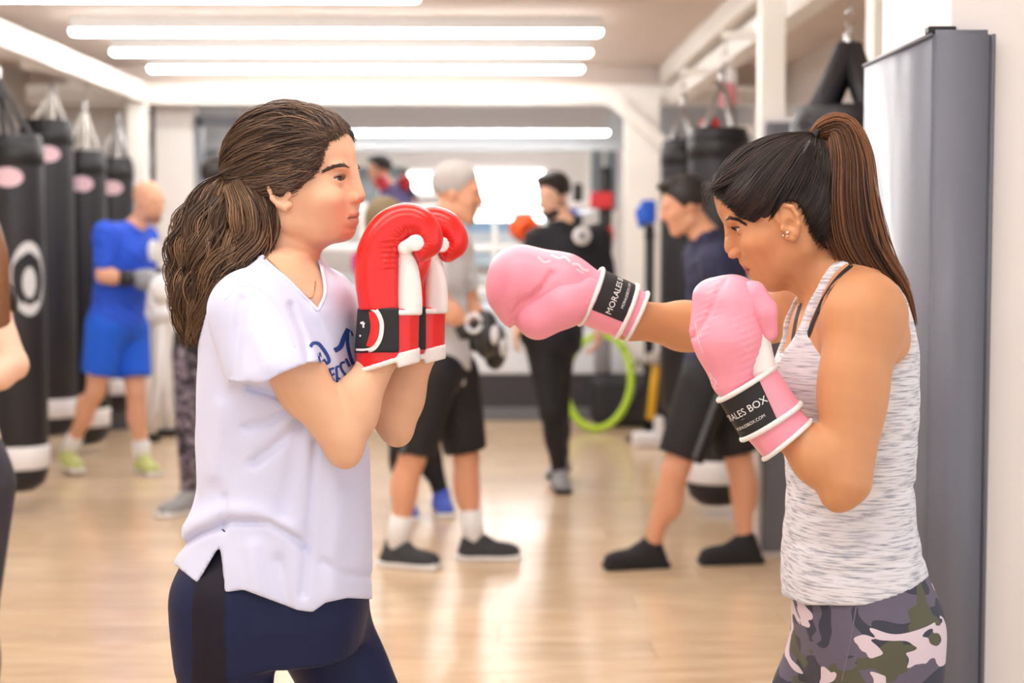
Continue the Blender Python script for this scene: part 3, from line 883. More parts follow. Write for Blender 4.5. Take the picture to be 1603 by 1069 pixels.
# ================================================================== PEOPLE IN THE BACKGROUND
def skin_mat(name, c): return mat(name, c, 0.5, attr='Col', sss=0.12, spec=0.4)
M_SKIN = mat('skin', (0.7, 0.45, 0.33), 0.48, attr='Col', sss=0.15, spec=0.4)
M_EYE = mat('eye_white', lin(225, 220, 215), 0.15)
M_IRIS = mat('iris_brown', lin(60, 36, 24), 0.1)
M_BROW = mat('brow_hair', lin(50, 36, 30), 0.7)

def unit(v):
    v = np.asarray(v, float); return v / (np.linalg.norm(v) + 1e-12)

def frame_axes(fwd, pitch=0.0):
    """rows: forward, side (toward the left of the figure), up; pitch > 0 looks down"""
    f = unit([fwd[0], fwd[1], 0]); u = np.array([0, 0, 1.0]); s = np.cross(u, f)
    c, n = math.cos(pitch), math.sin(pitch)
    return np.array([f * c - u * n, s, u * c + f * n])

def head_prims(c, A, sc=1.0, male=True):
    """simple head: list of (prim, blend) ; c = centre of skull between the ears"""
    P = lambda f, s, u: c + sc * (A[0] * f + A[1] * s + A[2] * u)
    j = 1.0 if male else 0.93
    E = lambda f, s, u, r: EL(P(f, s, u), np.array(r) * sc, A)
    out = [(E(-0.006, 0, 0.045, (0.094, 0.074, 0.082)), 0), (E(0.035, 0, -0.005, (0.062, 0.060, 0.078)), 0.03), (E(0.045, 0, -0.055, (0.046, 0.046 * j, 0.042)), 0.03),
           (E(0.072, 0, -0.088, (0.022, 0.026 * j, 0.022)), 0.02)]
    for s in (-1, 1):
        out += [(RC(P(0.0, s * 0.052 * j, -0.055), P(0.07, s * 0.02, -0.088), 0.018 * sc, 0.016 * sc), 0.02), (E(0.065, s * 0.042, -0.012, (0.024, 0.02, 0.02)), 0.02),
                (E(-0.004, s * 0.076, 0.0, (0.017, 0.008, 0.032)), 0.006), (E(0.082, s * 0.03, 0.036, (0.018, 0.026, 0.010)), 0.012)]
    out += [(RC(P(0.092, 0, 0.026), P(0.112, 0, -0.012), 0.009 * sc, 0.012 * sc), 0.012), (E(0.1, 0, -0.016, (0.013, 0.018, 0.009)), 0.008),
            (E(0.09, 0, -0.043, (0.011, 0.024, 0.006)), 0.006), (E(0.088, 0, -0.055, (0.011, 0.021, 0.007)), 0.006)]
    return out

def hand_prims(wr, d, palm_n, size=1.0, curl=0.5):
    """a relaxed hand with five fingers from the wrist wr along d; palm faces palm_n"""
    d = unit(d); n = unit(np.asarray(palm_n) - d * np.dot(palm_n, d)); s = np.cross(d, n)
    pc = wr + d * 0.05 * size
    rot = np.array([d, s, n])
    out = [(EL(pc, np.array([0.055, 0.042, 0.018]) * size, rot), 0.012), (RC(wr - d * 0.02, wr + d * 0.03, 0.026 * size), 0.02)]
    for i, (o, L) in enumerate(((-0.030, 0.068), (-0.010, 0.08), (0.010, 0.074), (0.029, 0.058))):
        b = wr + d * 0.088 * size + s * o * size
        a1 = curl; m1 = b + (d * math.cos(a1) + n * math.sin(a1)) * L * 0.5 * size
        e1 = m1 + (d * math.cos(a1 * 2.1) + n * math.sin(a1 * 2.1)) * L * 0.5 * size
        out += [(RC(b - d * 0.02, m1, 0.0105 * size, 0.0098 * size), 0.004), (RC(m1, e1, 0.0098 * size, 0.008 * size), 0.003)]
    t0 = wr + d * 0.03 * size - s * 0.035 * size
    t1 = t0 + (d * 0.6 - s * 0.7 + n * 0.35) * 0.045 * size; t2 = t1 + (d * 0.9 - s * 0.1 + n * 0.35) * 0.035 * size
    out += [(RC(t0, t1, 0.016 * size, 0.012 * size), 0.008), (RC(t1, t2, 0.012 * size, 0.0095 * size), 0.003)]
    return out

def bg_person(label, Y, J, fwd, skin, top, bottom, shoe, hair, name='person', group='people training in the background', head_pitch=0.15, face=None, male=True, h=0.0115,
              sleeve='short', bottoms='shorts', sock=None, hair_style='short', stripe=None, sole=None, hands=True, wide=1.0, extra=None, sc=1.0, head_sc=1.0):
    """J: joints as photo pixels (px, py, depth offset); ankles as (px, depth offset[, lift])"""
    W_ = lambda k: Q(J[k][0], J[k][1], Y + J[k][2])
    j = {k: W_(k) for k in J if isinstance(J[k], tuple) and not k.startswith(('an', 'to'))}
    for k in ('anN', 'anF'):
        v = J[k]; lift = v[2] if len(v) > 2 else 0.0
        j[k] = np.array([px_x(v[0], Y + v[1]), Y + v[1], 0.085 + lift])
    base = (float(j['pelvis'][0]), float(j['pelvis'][1]), 0.0)
    root = thing(name, label, 'person', base, group)
    f2 = unit([fwd[0], fwd[1], 0])
    A = frame_axes(face if face is not None else fwd, head_pitch)
    nk, ch, pv, hd = j['neck'], j['chest'], j['pelvis'], j['head']
    sx = 1.0 if male else 0.9
    side = unit(j['shN'] - j['shF'])
    Tb = np.array([np.cross(side, unit(nk - pv)), side, unit(nk - pv)])
    def torso(g):
        mid = ch * 0.45 + pv * 0.55
        return [(EL(ch, (0.115 * wide + g, 0.165 * sx * wide + g, 0.19 + g), Tb), 0.03), (EL(mid, (0.105 * wide + g, 0.14 * sx * wide + g, 0.17 + g), Tb), 0.06),
                (EL(pv, (0.115 * wide + g, 0.16 * wide + g, 0.13 + g), Tb), 0.06), (RC(j['shN'], j['shF'], 0.062 + g), 0.05), (RC(ch, nk, 0.08 + g * 0.5, 0.06 + g * 0.3), 0.05)]
    def arm(s, g, part=1.0):
        sh, el, ha = j['sh' + s], j['el' + s], j['ha' + s]
        m_ = 1.0 if male else 0.82
        o = [(RC(sh, sh + (el - sh) * min(1, part * 2), 0.058 * m_ + g, 0.043 * m_ + g), 0.03)]
        if part >= 1: o += [(RC(el, ha, 0.042 * m_ + g, 0.028 * m_ + g), 0.02), (EL(el * 0.7 + ha * 0.3, np.array([0.044, 0.044, 0.05]) * m_ + g), 0.02)]
        return o
    def leg(s, g, upto=2.0):
        hp, kn, an = j['hip' + s], j['kn' + s], j['an' + s]
        m_ = 1.0 if male else 0.92
        cut = min(1.0, upto)
        o = [(RC(hp, hp + (kn - hp) * cut, 0.092 * m_ + g, (0.092 + (0.058 - 0.092) * cut) * m_ + g * 1.2), 0.04)]
        if upto > 1.01:
            e = kn + (an - kn) * (upto - 1)
            o += [(RC(kn, e, 0.054 * m_ + g, (0.054 + (0.036 - 0.054) * (upto - 1)) * m_ + g), 0.02)]
            cf = kn * 0.68 + an * 0.32 - f2 * 0.018
            if upto > 1.4: o += [(EL(cf, np.array([0.054, 0.052, 0.11]) * m_ + g), 0.03)]
        return o
    # body: one continuous skin
    P = torso(0) + arm('N', 0) + arm('F', 0) + leg('N', 0) + leg('F', 0)
    hc = hd - A[2] * 0.0
    P += [(RC(nk, hd - A[2] * 0.055 - A[0] * 0.015, 0.057 * sx, 0.055 * sx), 0.03)] + head_prims(hc, A, head_sc, male)
    toes = {}
    for s in 'NF':
        an = j['an' + s]; td = unit([*J['to' + s], 0]) if ('to' + s) in J else f2
        toes[s] = td
        lift = an[2] - 0.085
        P += [(RC(an + np.array([0, 0, -0.03]), an + td * 0.14 + np.array([0, 0, -0.05 - lift * 0.0]), 0.032, 0.026), 0.02)]
        if hands:
            dr_ = j['ha' + s] - j['el' + s]
            P += hand_prims(j['ha' + s], dr_, J.get('palm', (-side * (1 if s == 'N' else -1)) + 0.01), 1.0)
    v = Vol.around([p for p, k in P], h)
    for p, k in P: v.add(p, k)
    skin = np.array(skin)
    def colf(V):
        c = np.repeat(skin[None], len(V), 0)
        q = V - hd; lf, lu, ls = q @ A[0], q @ A[2], q @ A[1]
        lips = np.exp(-((lf - 0.098 * head_sc) / 0.014) ** 2 - ((lu + 0.048 * head_sc) / 0.009) ** 2 - (ls / 0.022) ** 2)
        return c * (1 - lips[:, None] * np.array([0.15, 0.45, 0.4])[None])
    vol_obj('body', v, M_SKIN, root, colf)
    for s in (-1, 1):
        e = hd + head_sc * (A[0] * 0.083 + A[1] * s * 0.031 + A[2] * 0.016)
        V, F = tube_arrays([e + A[1] * q * 0.013 + A[2] * 0.003 * (1 - q * q) for q in (-1, -.5, 0, .5, 1)], [0.002, 0.0055, 0.007, 0.0055, 0.002], 6)
        mesh_np('eye', V, F, M_IRIS, root)
        V, F = tube_arrays([e + A[0] * 0.008 + A[1] * q * 0.018 + A[2] * (0.022 - 0.004 * q * q) for q in (-1, -.5, 0, .5, 1)], [0.002, 0.004, 0.0045, 0.004, 0.002], 5)
        mesh_np('eyebrow', V, F, hair, root)
    # clothes
    up = [(p, k) for p, k in torso(0.016)]
    if sleeve == 'short': up += arm('N', 0.020, 0.33) + arm('F', 0.020, 0.33)
    elif sleeve == 'long': up += arm('N', 0.012) + arm('F', 0.012)
    hemz = J.get('hem')
    v = Vol.around([p for p, k in up], h)
    for p, k in up: v.add(p, k)
    if hemz is not None:
        zc = px_z(hemz, Y); v.keep(lambda X, Y_, Z: zc - Z)
    v.displace(lambda X, Y_, Z: 0.005 * np.sin(Z * 60 + X * 45) * np.sin(Y_ * 38 + Z * 22))
    nn = unit(nk - ch); top_c = nk + nn * 0.035
    v.keep(lambda X, Y_, Z: (X - top_c[0]) * nn[0] + (Y_ - top_c[1]) * nn[1] + (Z - top_c[2]) * nn[2])
    vol_obj('shirt', v, top, root)
    pz = J.get('waist', None); 
    g = 0.03 if bottoms == 'shorts' else 0.010
    lo = [(EL(pv, (0.120 * wide + g * 0.4, 0.162 * wide + g * 0.4, 0.135), Tb), 0.02)]
    up2 = {'shorts': J.get('short_to', 0.92), 'leggings': 1.88, 'pants': 1.95}[bottoms]
    for s in 'NF': lo += leg(s, g if bottoms == 'shorts' else (0.008 if bottoms == 'leggings' else 0.018), up2)
    v = Vol.around([p for p, k in lo], h)
    for p, k in lo: v.add(p, k)
    if bottoms == 'shorts':     # straight hem instead of a round end
        for s in 'NF':
            hp, kn = j['hip' + s], j['kn' + s]; d = unit(kn - hp); e = hp + (kn - hp) * up2
            r_ = 0.16
            v.sub(FN(e - r_, e + d * 0.1 + r_, lambda X, Y_, Z, e=e, d=d: np.maximum(-((X - e[0]) * d[0] + (Y_ - e[1]) * d[1] + (Z - e[2]) * d[2]), np.sqrt((X - e[0]) ** 2 + (Y_ - e[1]) ** 2 + (Z - e[2]) ** 2) - 0.15)), 0)
    vol_obj({'shorts': 'shorts', 'leggings': 'leggings', 'pants': 'trousers'}[bottoms], v, bottom, root)
    if stripe:
        hp, kn = j['hipN'], j['knN']
        out = -np.array([0, 1.0, 0]); b_ = -f2 * 0.045
        Pth = [hp + (kn - hp) * t_ + out * ((0.092 + (0.058 - 0.092) * t_) + g * 1.15) * 0.93 + b_ for t_ in np.linspace(0.05, up2 - 0.02, 8)]
        tube('side_stripe', Pth, 0.012, stripe, root, 8)
    # shoes and socks
    for s in 'NF':
        an = j['an' + s]; td = toes[s]; lift = J['an' + s][2] if len(J['an' + s]) > 2 else 0.0
        sd = np.array([-td[1], td[0], 0]); ud = np.array([0, 0, 1.0])
        pit = lift * 2.2
        t3 = unit(td * math.cos(pit) - ud * math.sin(pit)) ; u3 = np.cross(t3, sd) * -1; u3 = unit(np.cross(t3, sd)); u3 = u3 if u3[2] > 0 else -u3
        rot = np.array([t3, sd, u3])
        o_ = an - ud * 0.085
        o_ = np.array([o_[0], o_[1], max(o_[2], 0.0)])
        C = lambda a, b, c_: o_ + t3 * a + sd * b + u3 * c_
        sh_p = [BX(C(0.065, 0, 0.032), (0.135, 0.043, 0.024), rot, 0.02), EL(C(0.02, 0, 0.065), (0.075, 0.044, 0.055), rot), EL(C(0.10, 0, 0.05), (0.10, 0.045, 0.035), rot), RC(C(-0.02, 0, 0.05), C(-0.005, 0, 0.105), 0.042, 0.044)]
        vv = Vol.around(sh_p, 0.008)
        for p in sh_p: vv.add(p, 0.025)
        so = vol_obj('shoe', vv, shoe, root)
        if sole:
            vol_obj('sole', Vol.around([BX(C(0.065, 0, 0.016), (0.145, 0.047, 0.016), rot, 0.012)], 0.008).add(BX(C(0.065, 0, 0.016), (0.145, 0.047, 0.016), rot, 0.012)), sole, so)
        tube('laces', [C(0.05, -0.02, 0.098), C(0.06, 0.02, 0.092), C(0.075, -0.02, 0.086), C(0.085, 0.02, 0.08)], 0.004, sole or shoe, so, 5)
        if sock:
            kn = j['kn' + s]
            P_ = [an + np.array([0, 0, 0.0]), an + (kn - an) * sock[1]]
            tube('sock', P_, [0.048, 0.052], sock[0], root, 14)
    # hair
    P_ = lambda f, s, u: hd + head_sc * (A[0] * f + A[1] * s + A[2] * u)
    if hair_style != 'bald':
        t_ = 0.007 if hair_style == 'crop' else 0.013
        hp_ = [EL(P_(-0.010, 0, 0.05), np.array((0.094 + t_, 0.074 + t_, 0.084 + t_)) * head_sc, A)]
        vv = Vol.around(hp_ + [EL(P_(-0.03, 0, -0.05), (0.12, 0.1, 0.16), A)], 0.008)
        vv.add(hp_[0], 0)
        if hair_style in ('long', 'pony'):
            vv.add(EL(P_(-0.035, 0, 0.0), np.array((0.078, 0.086, 0.11)) * head_sc, A), 0.03)
        if hair_style == 'short': vv.add(EL(P_(0.05, 0, 0.118), np.array((0.05, 0.06, 0.026)) * head_sc, A), 0.02)
        fc = P_(0.098, 0, -0.03)
        vv.sub(EL(fc, np.array((0.085, 0.13, 0.118)) * head_sc, A), 0.012)
        if hair_style in ('short', 'crop'): vv.sub(EL(P_(0.0, 0, -0.075), np.array((0.13, 0.2, 0.085)) * head_sc, A), 0.012)
        vv.displace(lambda X, Y_, Z: 0.003 * np.sin(X * 190) * np.sin(Z * 150 + Y_ * 120))
        vol_obj('hair', vv, hair, root)
        if hair_style == 'pony':
            tube('ponytail', smooth_path([P_(-0.09, 0, 0.03), P_(-0.13, 0.01, 0.0), P_(-0.13, 0.02, -0.1), P_(-0.11, 0.02, -0.2)], 10), np.array([0.02, 0.03, 0.034, 0.036, 0.036, 0.034, 0.03, 0.026, 0.018, 0.008]), hair, root, 10)
    if extra: extra(root, j, A, P_, f2, side, Tb)
    return root

M = lambda n, r, g, b, **k: mat(n, lin(r, g, b), k.pop('rough', 0.75), **k)
H_DARK = M('hair_dark', 34, 27, 25, rough=0.5, noise=0.3, nscale=90); H_GREY = M('hair_grey', 176, 168, 164, rough=0.6, noise=0.2, nscale=120)
H_OLIVE = M('hair_olive', 122, 104, 70, rough=0.55, noise=0.3, nscale=90); H_BROWN = M('hair_chestnut', 116, 72, 40, rough=0.5, noise=0.3, nscale=90)
C_BLUE = M('cloth_blue', 34, 84, 214, noise=0.08, nscale=20); C_BLUE2 = M('cloth_blue_short', 22, 96, 226, noise=0.06, nscale=20)
C_WHITE = M('cloth_white', 232, 230, 230); C_LIGHT = M('cloth_light_grey', 214, 214, 218, noise=0.06, nscale=18)
C_BLACK = M('cloth_black', 25, 24, 28, noise=0.2, nscale=20); C_NAVY = M('cloth_navy', 38, 42, 74, noise=0.12, nscale=14); C_POLO = M('cloth_polo', 25, 27, 36, noise=0.15, nscale=14)
C_PURPLE = M('cloth_purple', 96, 84, 130, noise=0.2, nscale=12); C_MAG = M('cloth_magenta', 190, 50, 120); C_GREYS = M('cloth_grey_stripe', 92, 98, 104)
C_DKGREY = M('cloth_dark_leggings', 52, 50, 62, noise=0.15, nscale=10)
S_BLACK = M('shoe_black', 24, 24, 28, noise=0.25, nscale=40); S_DKGREY = M('shoe_dark', 52, 54, 58, noise=0.3, nscale=50); S_GREEN = M('shoe_lime', 196, 204, 130, noise=0.25, nscale=30)
S_BLUE = M('shoe_blue', 76, 100, 200); S_GREY = M('shoe_grey', 150, 150, 152, noise=0.3, nscale=40)
C_CAMOB = ramp_mat('camo_grey', 26, [(0.0, lin(52, 48, 58)), (0.45, lin(96, 90, 102)), (0.54, lin(150, 138, 152)), (0.62, lin(70, 64, 76))], 0.75)
SK_M = lin(222, 168, 138); SK_T = lin(220, 162, 130); SK_L = lin(232, 186, 160)
GLV_B = M('mitt_black', 38, 38, 42, rough=0.4); GLV_W = M('mitt_white', 216, 218, 222, rough=0.4); GLV_G = M('glove_grey', 150, 154, 162, rough=0.4)

def worn_glove(root, wr, el, m1, m2, name='boxing_glove', s=1.0):
    d = unit(wr - el)
    g = solid(name, [RC(wr + d * 0.07, wr + d * 0.10, 0.062 * s, 0.066 * s), RC(wr + d * 0.04 + np.array([0, -0.03, 0.03]), wr + d * 0.09 + np.array([0, -0.035, 0.04]), 0.025 * s)], 0.01, m1, root, 0.01)
    c = tube('cuff', [wr - d * 0.06, wr + d * 0.02], [0.05 * s, 0.047 * s], m2, g, 14)
    return g

def ex_blue(root, j, A, P_, f2, side, Tb):
    worn_glove(root, j['haN'], j['elN'], GLV_G, GLV_B); worn_glove(root, j['haF'], j['elF'], GLV_B, GLV_G)
    solid('chest_print', [EL(Q(240, 393, 9.86), (0.035, 0.03, 0.07))], 0.01, C_WHITE, root)
    solid('beard', [(EL(P_(0.055, 0, -0.072), (0.052, 0.055, 0.038), A), 0)], 0.008, M('stubble', 150, 112, 96), root)
bg_person('bald man in blue shirt and shorts sparring beside the hanging bags', 10.0,
    dict(head=(231, 318, 0), neck=(210, 358, 0), chest=(193, 408, 0), pelvis=(183, 505, 0), shN=(166, 368, -0.19), shF=(226, 372, 0.17), elN=(162, 432, -0.24), haN=(206, 436, -0.22), elF=(232, 436, 0.1),
         haF=(246, 436, -0.08), hipN=(165, 520, -0.09), hipF=(203, 520, 0.09), knN=(150, 612, -0.1), knF=(213, 618, 0.03), anN=(100, 0.05, 0.03), anF=(219, 0.02), toN=(0.5, -0.8), toF=(0.5, -0.8), short_to=0.72),
    (0.95, -0.35), SK_M, C_BLUE, C_BLUE2, S_GREEN, H_DARK, face=(0.8, -0.6), sock=(C_WHITE, 0.28), hair_style='bald', stripe=C_WHITE, sole=C_WHITE, hands=False, wide=1.22, extra=ex_blue, head_pitch=0.2, head_sc=1.06)

def ex_camo(root, j, A, P_, f2, side, Tb):
    worn_glove(root, j['haN'], j['elN'], GLV_W, GLV_B); worn_glove(root, j['haF'], j['elF'], GLV_W, GLV_B)
bg_person('woman in black top and grey camouflage leggings half hidden behind the long-haired woman', 8.6,
    dict(head=(322, 340, 0), neck=(322, 385, 0), chest=(322, 440, 0), pelvis=(312, 545, 0), shN=(305, 400, -0.16), shF=(338, 400, 0.16), elN=(310, 470, -0.22), haN=(282, 462, -0.2), elF=(330, 468, 0.2),
         haF=(284, 455, 0.15), hipN=(298, 560, -0.08), hipF=(326, 560, 0.08), knN=(294, 665, -0.08), knF=(335, 665, 0.1), anN=(291, -0.05), anF=(345, 0.15), toN=(-0.5, -0.8), toF=(-0.6, -0.6)),
    (-0.9, -0.3), SK_L, C_BLACK, C_CAMOB, S_GREY, H_OLIVE, male=False, bottoms='leggings', hair_style='pony', hands=False, extra=ex_camo, sole=C_WHITE)

bg_person('tall man with dark hair standing behind the long-haired woman', 9.3,
    dict(head=(343, 284, 0), neck=(352, 326, 0), chest=(360, 385, 0), pelvis=(370, 500, 0), shN=(385, 345, -0.12), shF=(345, 345, 0.18), elN=(395, 430, -0.15), haN=(390, 500, -0.15), elF=(355, 430, 0.2),
         haF=(355, 500, 0.15), hipN=(380, 520, -0.08), hipF=(362, 520, 0.08), knN=(385, 640, -0.05), knF=(368, 640, 0.1), anN=(392, 0.0), anF=(372, 0.15)),
    (0.6, 0.7), SK_M, C_POLO, C_BLACK, S_BLACK, H_DARK, bottoms='pants', sole=C_WHITE)

def ex_grey(root, j, A, P_, f2, side, Tb):
    for s, dx in (('N', 0), ('F', 0)):
        w = j['ha' + s]
        g = solid('focus_mitt', [EL(w + np.array([0.05, -0.02, -0.02]), (0.055, 0.09, 0.105))], 0.01, GLV_B, root)
        solid('mitt_target', [EL(w + np.array([0.075, -0.06, -0.02]), (0.034, 0.045, 0.05))], 0.008, GLV_W, g)
        tube('wrist_strap', [w + np.array([-0.06, 0, 0]), w + np.array([0.0, 0, 0])], 0.045, GLV_B, g, 12)
        a = np.linspace(0, 2 * math.pi, 21)[:-1]
        tube('trim_ring', [w + np.array([0.0 + 0.030 * math.cos(q), -0.10, 0.03 + 0.036 * math.sin(q)]) for q in a], 0.010, GLV_W, g, 6, True)
bg_person('grey-haired man in black shorts and white socks holding focus mitts', 7.2,
    dict(head=(713, 306, 0), neck=(690, 352, 0), chest=(684, 420, 0), pelvis=(690, 570, 0), shN=(664, 385, -0.19), shF=(712, 385, 0.19), elN=(692, 480, -0.24), haN=(742, 515, -0.22), elF=(735, 475, 0.2),
         haF=(757, 535, 0.1), hipN=(672, 590, -0.09), hipF=(708, 590, 0.09), knN=(645, 718, -0.1), knF=(730, 715, 0.1), anN=(618, -0.06), anF=(741, 0.08), toN=(0.9, -0.42), toF=(1, -0.05), short_to=0.93),
    (0.98, -0.12), SK_T, C_LIGHT, C_BLACK, S_DKGREY, H_GREY, sock=(C_WHITE, 0.36), sole=C_WHITE, hair_style='crop', stripe=C_GREYS, hands=False, extra=ex_grey, wide=1.0, head_pitch=0.15, head_sc=1.07)

bg_person('woman in magenta top and blue shoes mostly hidden behind the grey-haired man', 8.45,
    dict(head=(603, 352, 0), neck=(602, 395, 0), chest=(605, 450, 0), pelvis=(620, 550, 0), shN=(575, 410, -0.1), shF=(632, 410, 0.14), elN=(580, 480, -0.15), haN=(615, 470, -0.2), elF=(640, 480, 0.2),
         haF=(640, 440, 0.0), hipN=(608, 570, -0.07), hipF=(636, 570, 0.07), knN=(628, 685, -0.05), knF=(668, 690, 0.08), anN=(632, -0.02), anF=(690, 0.1), toN=(0.2, -1), toF=(0.15, -1)),
    (0.7, -0.7), SK_L, C_MAG, C_BLACK, S_BLUE, H_OLIVE, male=False, bottoms='leggings', hair_style='long', sole=C_WHITE)

def ex_coach(root, j, A, P_, f2, side, Tb):
    solid('beard', [(EL(P_(0.052, 0, -0.074), (0.054, 0.058, 0.044), A), 0), (EL(P_(0.02, 0, -0.035), (0.03, 0.068, 0.04), A), 0.02)], 0.008, M('beard_dark', 62, 46, 42, noise=0.2, nscale=80), root, 0.02,
          subs=[EL(P_(0.1, 0, -0.045), (0.025, 0.03, 0.022), A)])
    c = Q(911, 369, 9.19)
    b = lathe('chest_badge', [(0.001, 0), (0.052, 0), (0.052, 0.004), (0.001, 0.005)], C_WHITE, root, 24)
    for v in b.data.vertices: v.co = Vector((c[0] + v.co.x, c[1] - v.co.z * 1.0 + 0.10 * v.co.x, c[2] + v.co.y))
    solid('badge_mark', [EL(c + np.array([0, -0.004, 0]), (0.026, 0.006, 0.026))], 0.005, M('badge_grey', 150, 152, 160), b)
    tube('collar', [P_(-0.05, 0.06, -0.125), P_(0.02, 0.06, -0.15), P_(0.06, 0.0, -0.165), P_(0.02, -0.06, -0.15), P_(-0.05, -0.06, -0.125)], 0.018, C_POLO, root, 8)
bg_person('bearded man in black polo shirt with round white chest badge standing by the ring', 9.4,
    dict(head=(868, 308, 0), neck=(884, 352, 0), chest=(890, 408, 0), pelvis=(862, 525, 0), shN=(843, 378, -0.02), shF=(934, 374, 0.04), elN=(826, 462, -0.06), haN=(812, 510, -0.14), elF=(952, 452, 0.05),
         haF=(938, 520, -0.08), hipN=(850, 545, -0.02), hipF=(872, 545, 0.02), knN=(863, 645, -0.12), knF=(873, 645, 0.08), anN=(878, -0.06), anF=(880, 0.32, 0.04), toN=(0.05, -1), toF=(-0.3, -1)),
    (-0.25, -1), SK_L, C_POLO, C_BLACK, S_GREY, H_DARK, face=(-0.72, -0.7), bottoms='leggings', extra=ex_coach, sole=S_BLACK, head_pitch=0.3, wide=1.05)

bg_person('young man in navy shirt and black shorts stepping left behind the pink gloves', 7.15,
    dict(head=(1074, 325, 0), neck=(1104, 372, 0), chest=(1122, 445, 0), pelvis=(1118, 580, 0), shN=(1125, 412, -0.19), shF=(1098, 402, 0.18), elN=(1152, 515, -0.22), haN=(1160, 600, -0.20), elF=(1100, 505, 0.22),
         haF=(1108, 580, 0.2), hipN=(1105, 605, -0.09), hipF=(1132, 605, 0.09), knN=(1058, 735, -0.12), knF=(1158, 728, 0.08), anN=(1021, -0.05), anF=(1171, 0.04), toN=(-0.97, -0.2), toF=(-0.97, -0.15), short_to=0.85),
    (-1, -0.1), SK_T, C_NAVY, C_BLACK, S_BLACK, H_DARK, stripe=C_GREYS, head_pitch=0.28, wide=1.02, sole=S_BLACK)

bg_person('fair-skinned woman in dark leggings cut off by the left picture edge', 4.5,
    dict(head=(-70, 350, 0.02), neck=(-78, 425, 0.02), chest=(-78, 520, 0.02), pelvis=(-72, 720, 0.02), shN=(-20, 470, -0.10), shF=(-140, 470, 0.12), elN=(22, 572, -0.16), haN=(-50, 620, -0.30), elF=(-190, 600, 0.0),
         haF=(-120, 610, -0.2), hipN=(-30, 760, -0.03), hipF=(-112, 760, 0.07), knN=(-44, 985, -0.05), knF=(-118, 985, 0.1), anN=(-48, 0.02), anF=(-125, 0.12), hem=600),
    (-0.35, -0.9), SK_L, C_BLACK, C_DKGREY, S_GREY, H_BROWN, male=False, sleeve='none', bottoms='leggings', hair_style='long', sole=C_WHITE,
    extra=lambda root, j, A, P_, f2, side, Tb: tube('hair_length', smooth_path([Q(-30, 330, 4.42), Q(-8, 400, 4.38), Q(-2, 480, 4.36), Q(0, 560, 4.36), Q(-6, 602, 4.36)], 14), np.array([.05, .05, .05, .05, .048, .046, .044, .042, .04, .038, .036, .032, .026, .012]) * 0.7, H_BROWN, root, 12))

def ring_guard(root, j, A, P_, f2, side, Tb):
    worn_glove(root, j['haN'], j['elN'], M_RED, GLV_B); worn_glove(root, j['haF'], j['elF'], M_RED, GLV_B)
def lift(root, dz):
    root.location.z += dz
ro = bg_person('crouching boxer in purple shirt inside the ring, above the red gloves', 14.6,
    dict(head=(596, 402, 0), neck=(610, 430, 0), chest=(622, 456, 0), pelvis=(628, 520, 0), shN=(610, 440, -0.17), shF=(640, 442, 0.17), elN=(630, 470, -0.25), haN=(608, 436, -0.2), elF=(655, 468, 0.2),
         haF=(640, 432, 0.0), hipN=(622, 530, -0.09), hipF=(636, 530, 0.09), knN=(612, 578, -0.1), knF=(650, 578, 0.1), anN=(622, -0.05), anF=(655, 0.15)),
    (-1, -0.3), SK_T, C_PURPLE, C_BLACK, S_BLACK, H_DARK, hands=False, extra=ring_guard)
ro.location.z += ZR + 0.03

# ================================================================== THE TWO WOMEN IN FRONT
class EX2:
    """thick rounded band: path of (px,py,radius px) swept in depth around Yc"""
    def __init__(s, pts, Yc, hd, rnd, grow=0.0):
        s.p = pts; s.Y = Yc; s.hd = hd; s.rnd = rnd; s.g = grow
        c = np.array([Q(p[0] + a * p[2], p[1] + b * p[2], Yc + e * hd) for p in pts for a in (-1, 1) for b in (-1, 1) for e in (-1, 1)])
        s.lo = c.min(0) - 0.006; s.hi = c.max(0) + 0.006
    def ev(s, X, Y, Z):
        PX, PY = proj(X, Y, Z)
        d = seg2d(PX, PY, s.p) * (s.Y / FPX) - s.g
        e = np.abs(Y - s.Y) - s.hd - s.g
        a, b = d + s.rnd, e + s.rnd
        return np.sqrt(np.maximum(a, 0) ** 2 + np.maximum(b, 0) ** 2) + np.minimum(np.maximum(a, b), 0) - s.rnd

class CYL:
    """tapering sleeve from a to b, flattened in depth by fl, flat ends"""
    def __init__(s, a, b, ra, rb, fl=1.0):
        s.a, s.b, s.ra, s.rb, s.fl = np.asarray(a, float), np.asarray(b, float), ra, rb, fl
        m = max(ra, rb); s.lo = np.minimum(s.a, s.b) - m; s.hi = np.maximum(s.a, s.b) + m
        s.L = np.linalg.norm(s.b - s.a); s.w = (s.b - s.a) / s.L
        s.v = unit(np.array([0, 1.0, 0]) - s.w * s.w[1]); s.u = np.cross(s.v, s.w)
    def ev(s, X, Y, Z):
        x, y, z = X - s.a[0], Y - s.a[1], Z - s.a[2]
        t = x * s.w[0] + y * s.w[1] + z * s.w[2]
        pu = x * s.u[0] + y * s.u[1] + z * s.u[2]; pv = (x * s.v[0] + y * s.v[1] + z * s.v[2]) / s.fl
        r = s.ra + np.clip(t / s.L, 0, 1) * (s.rb - s.ra)
        return np.maximum(np.sqrt(pu ** 2 + pv ** 2) - r, np.maximum(-t, t - s.L))

def ring_trim(name, cyl, t, r_tube, m, parent, grow=0.001, sweep=(0, 2 * math.pi)):
    c = cyl.a + cyl.w * cyl.L * t; r = cyl.ra + (cyl.rb - cyl.ra) * t + grow
    full = abs(sweep[1] - sweep[0]) > 6.2
    a = np.linspace(sweep[0], sweep[1], 41)
    if full: a = a[:-1]
    P = [c + cyl.u * r * math.cos(q) + cyl.v * (r * cyl.fl) * math.sin(q) for q in a]
    return tube(name, P, r_tube, m, parent, 8, full)

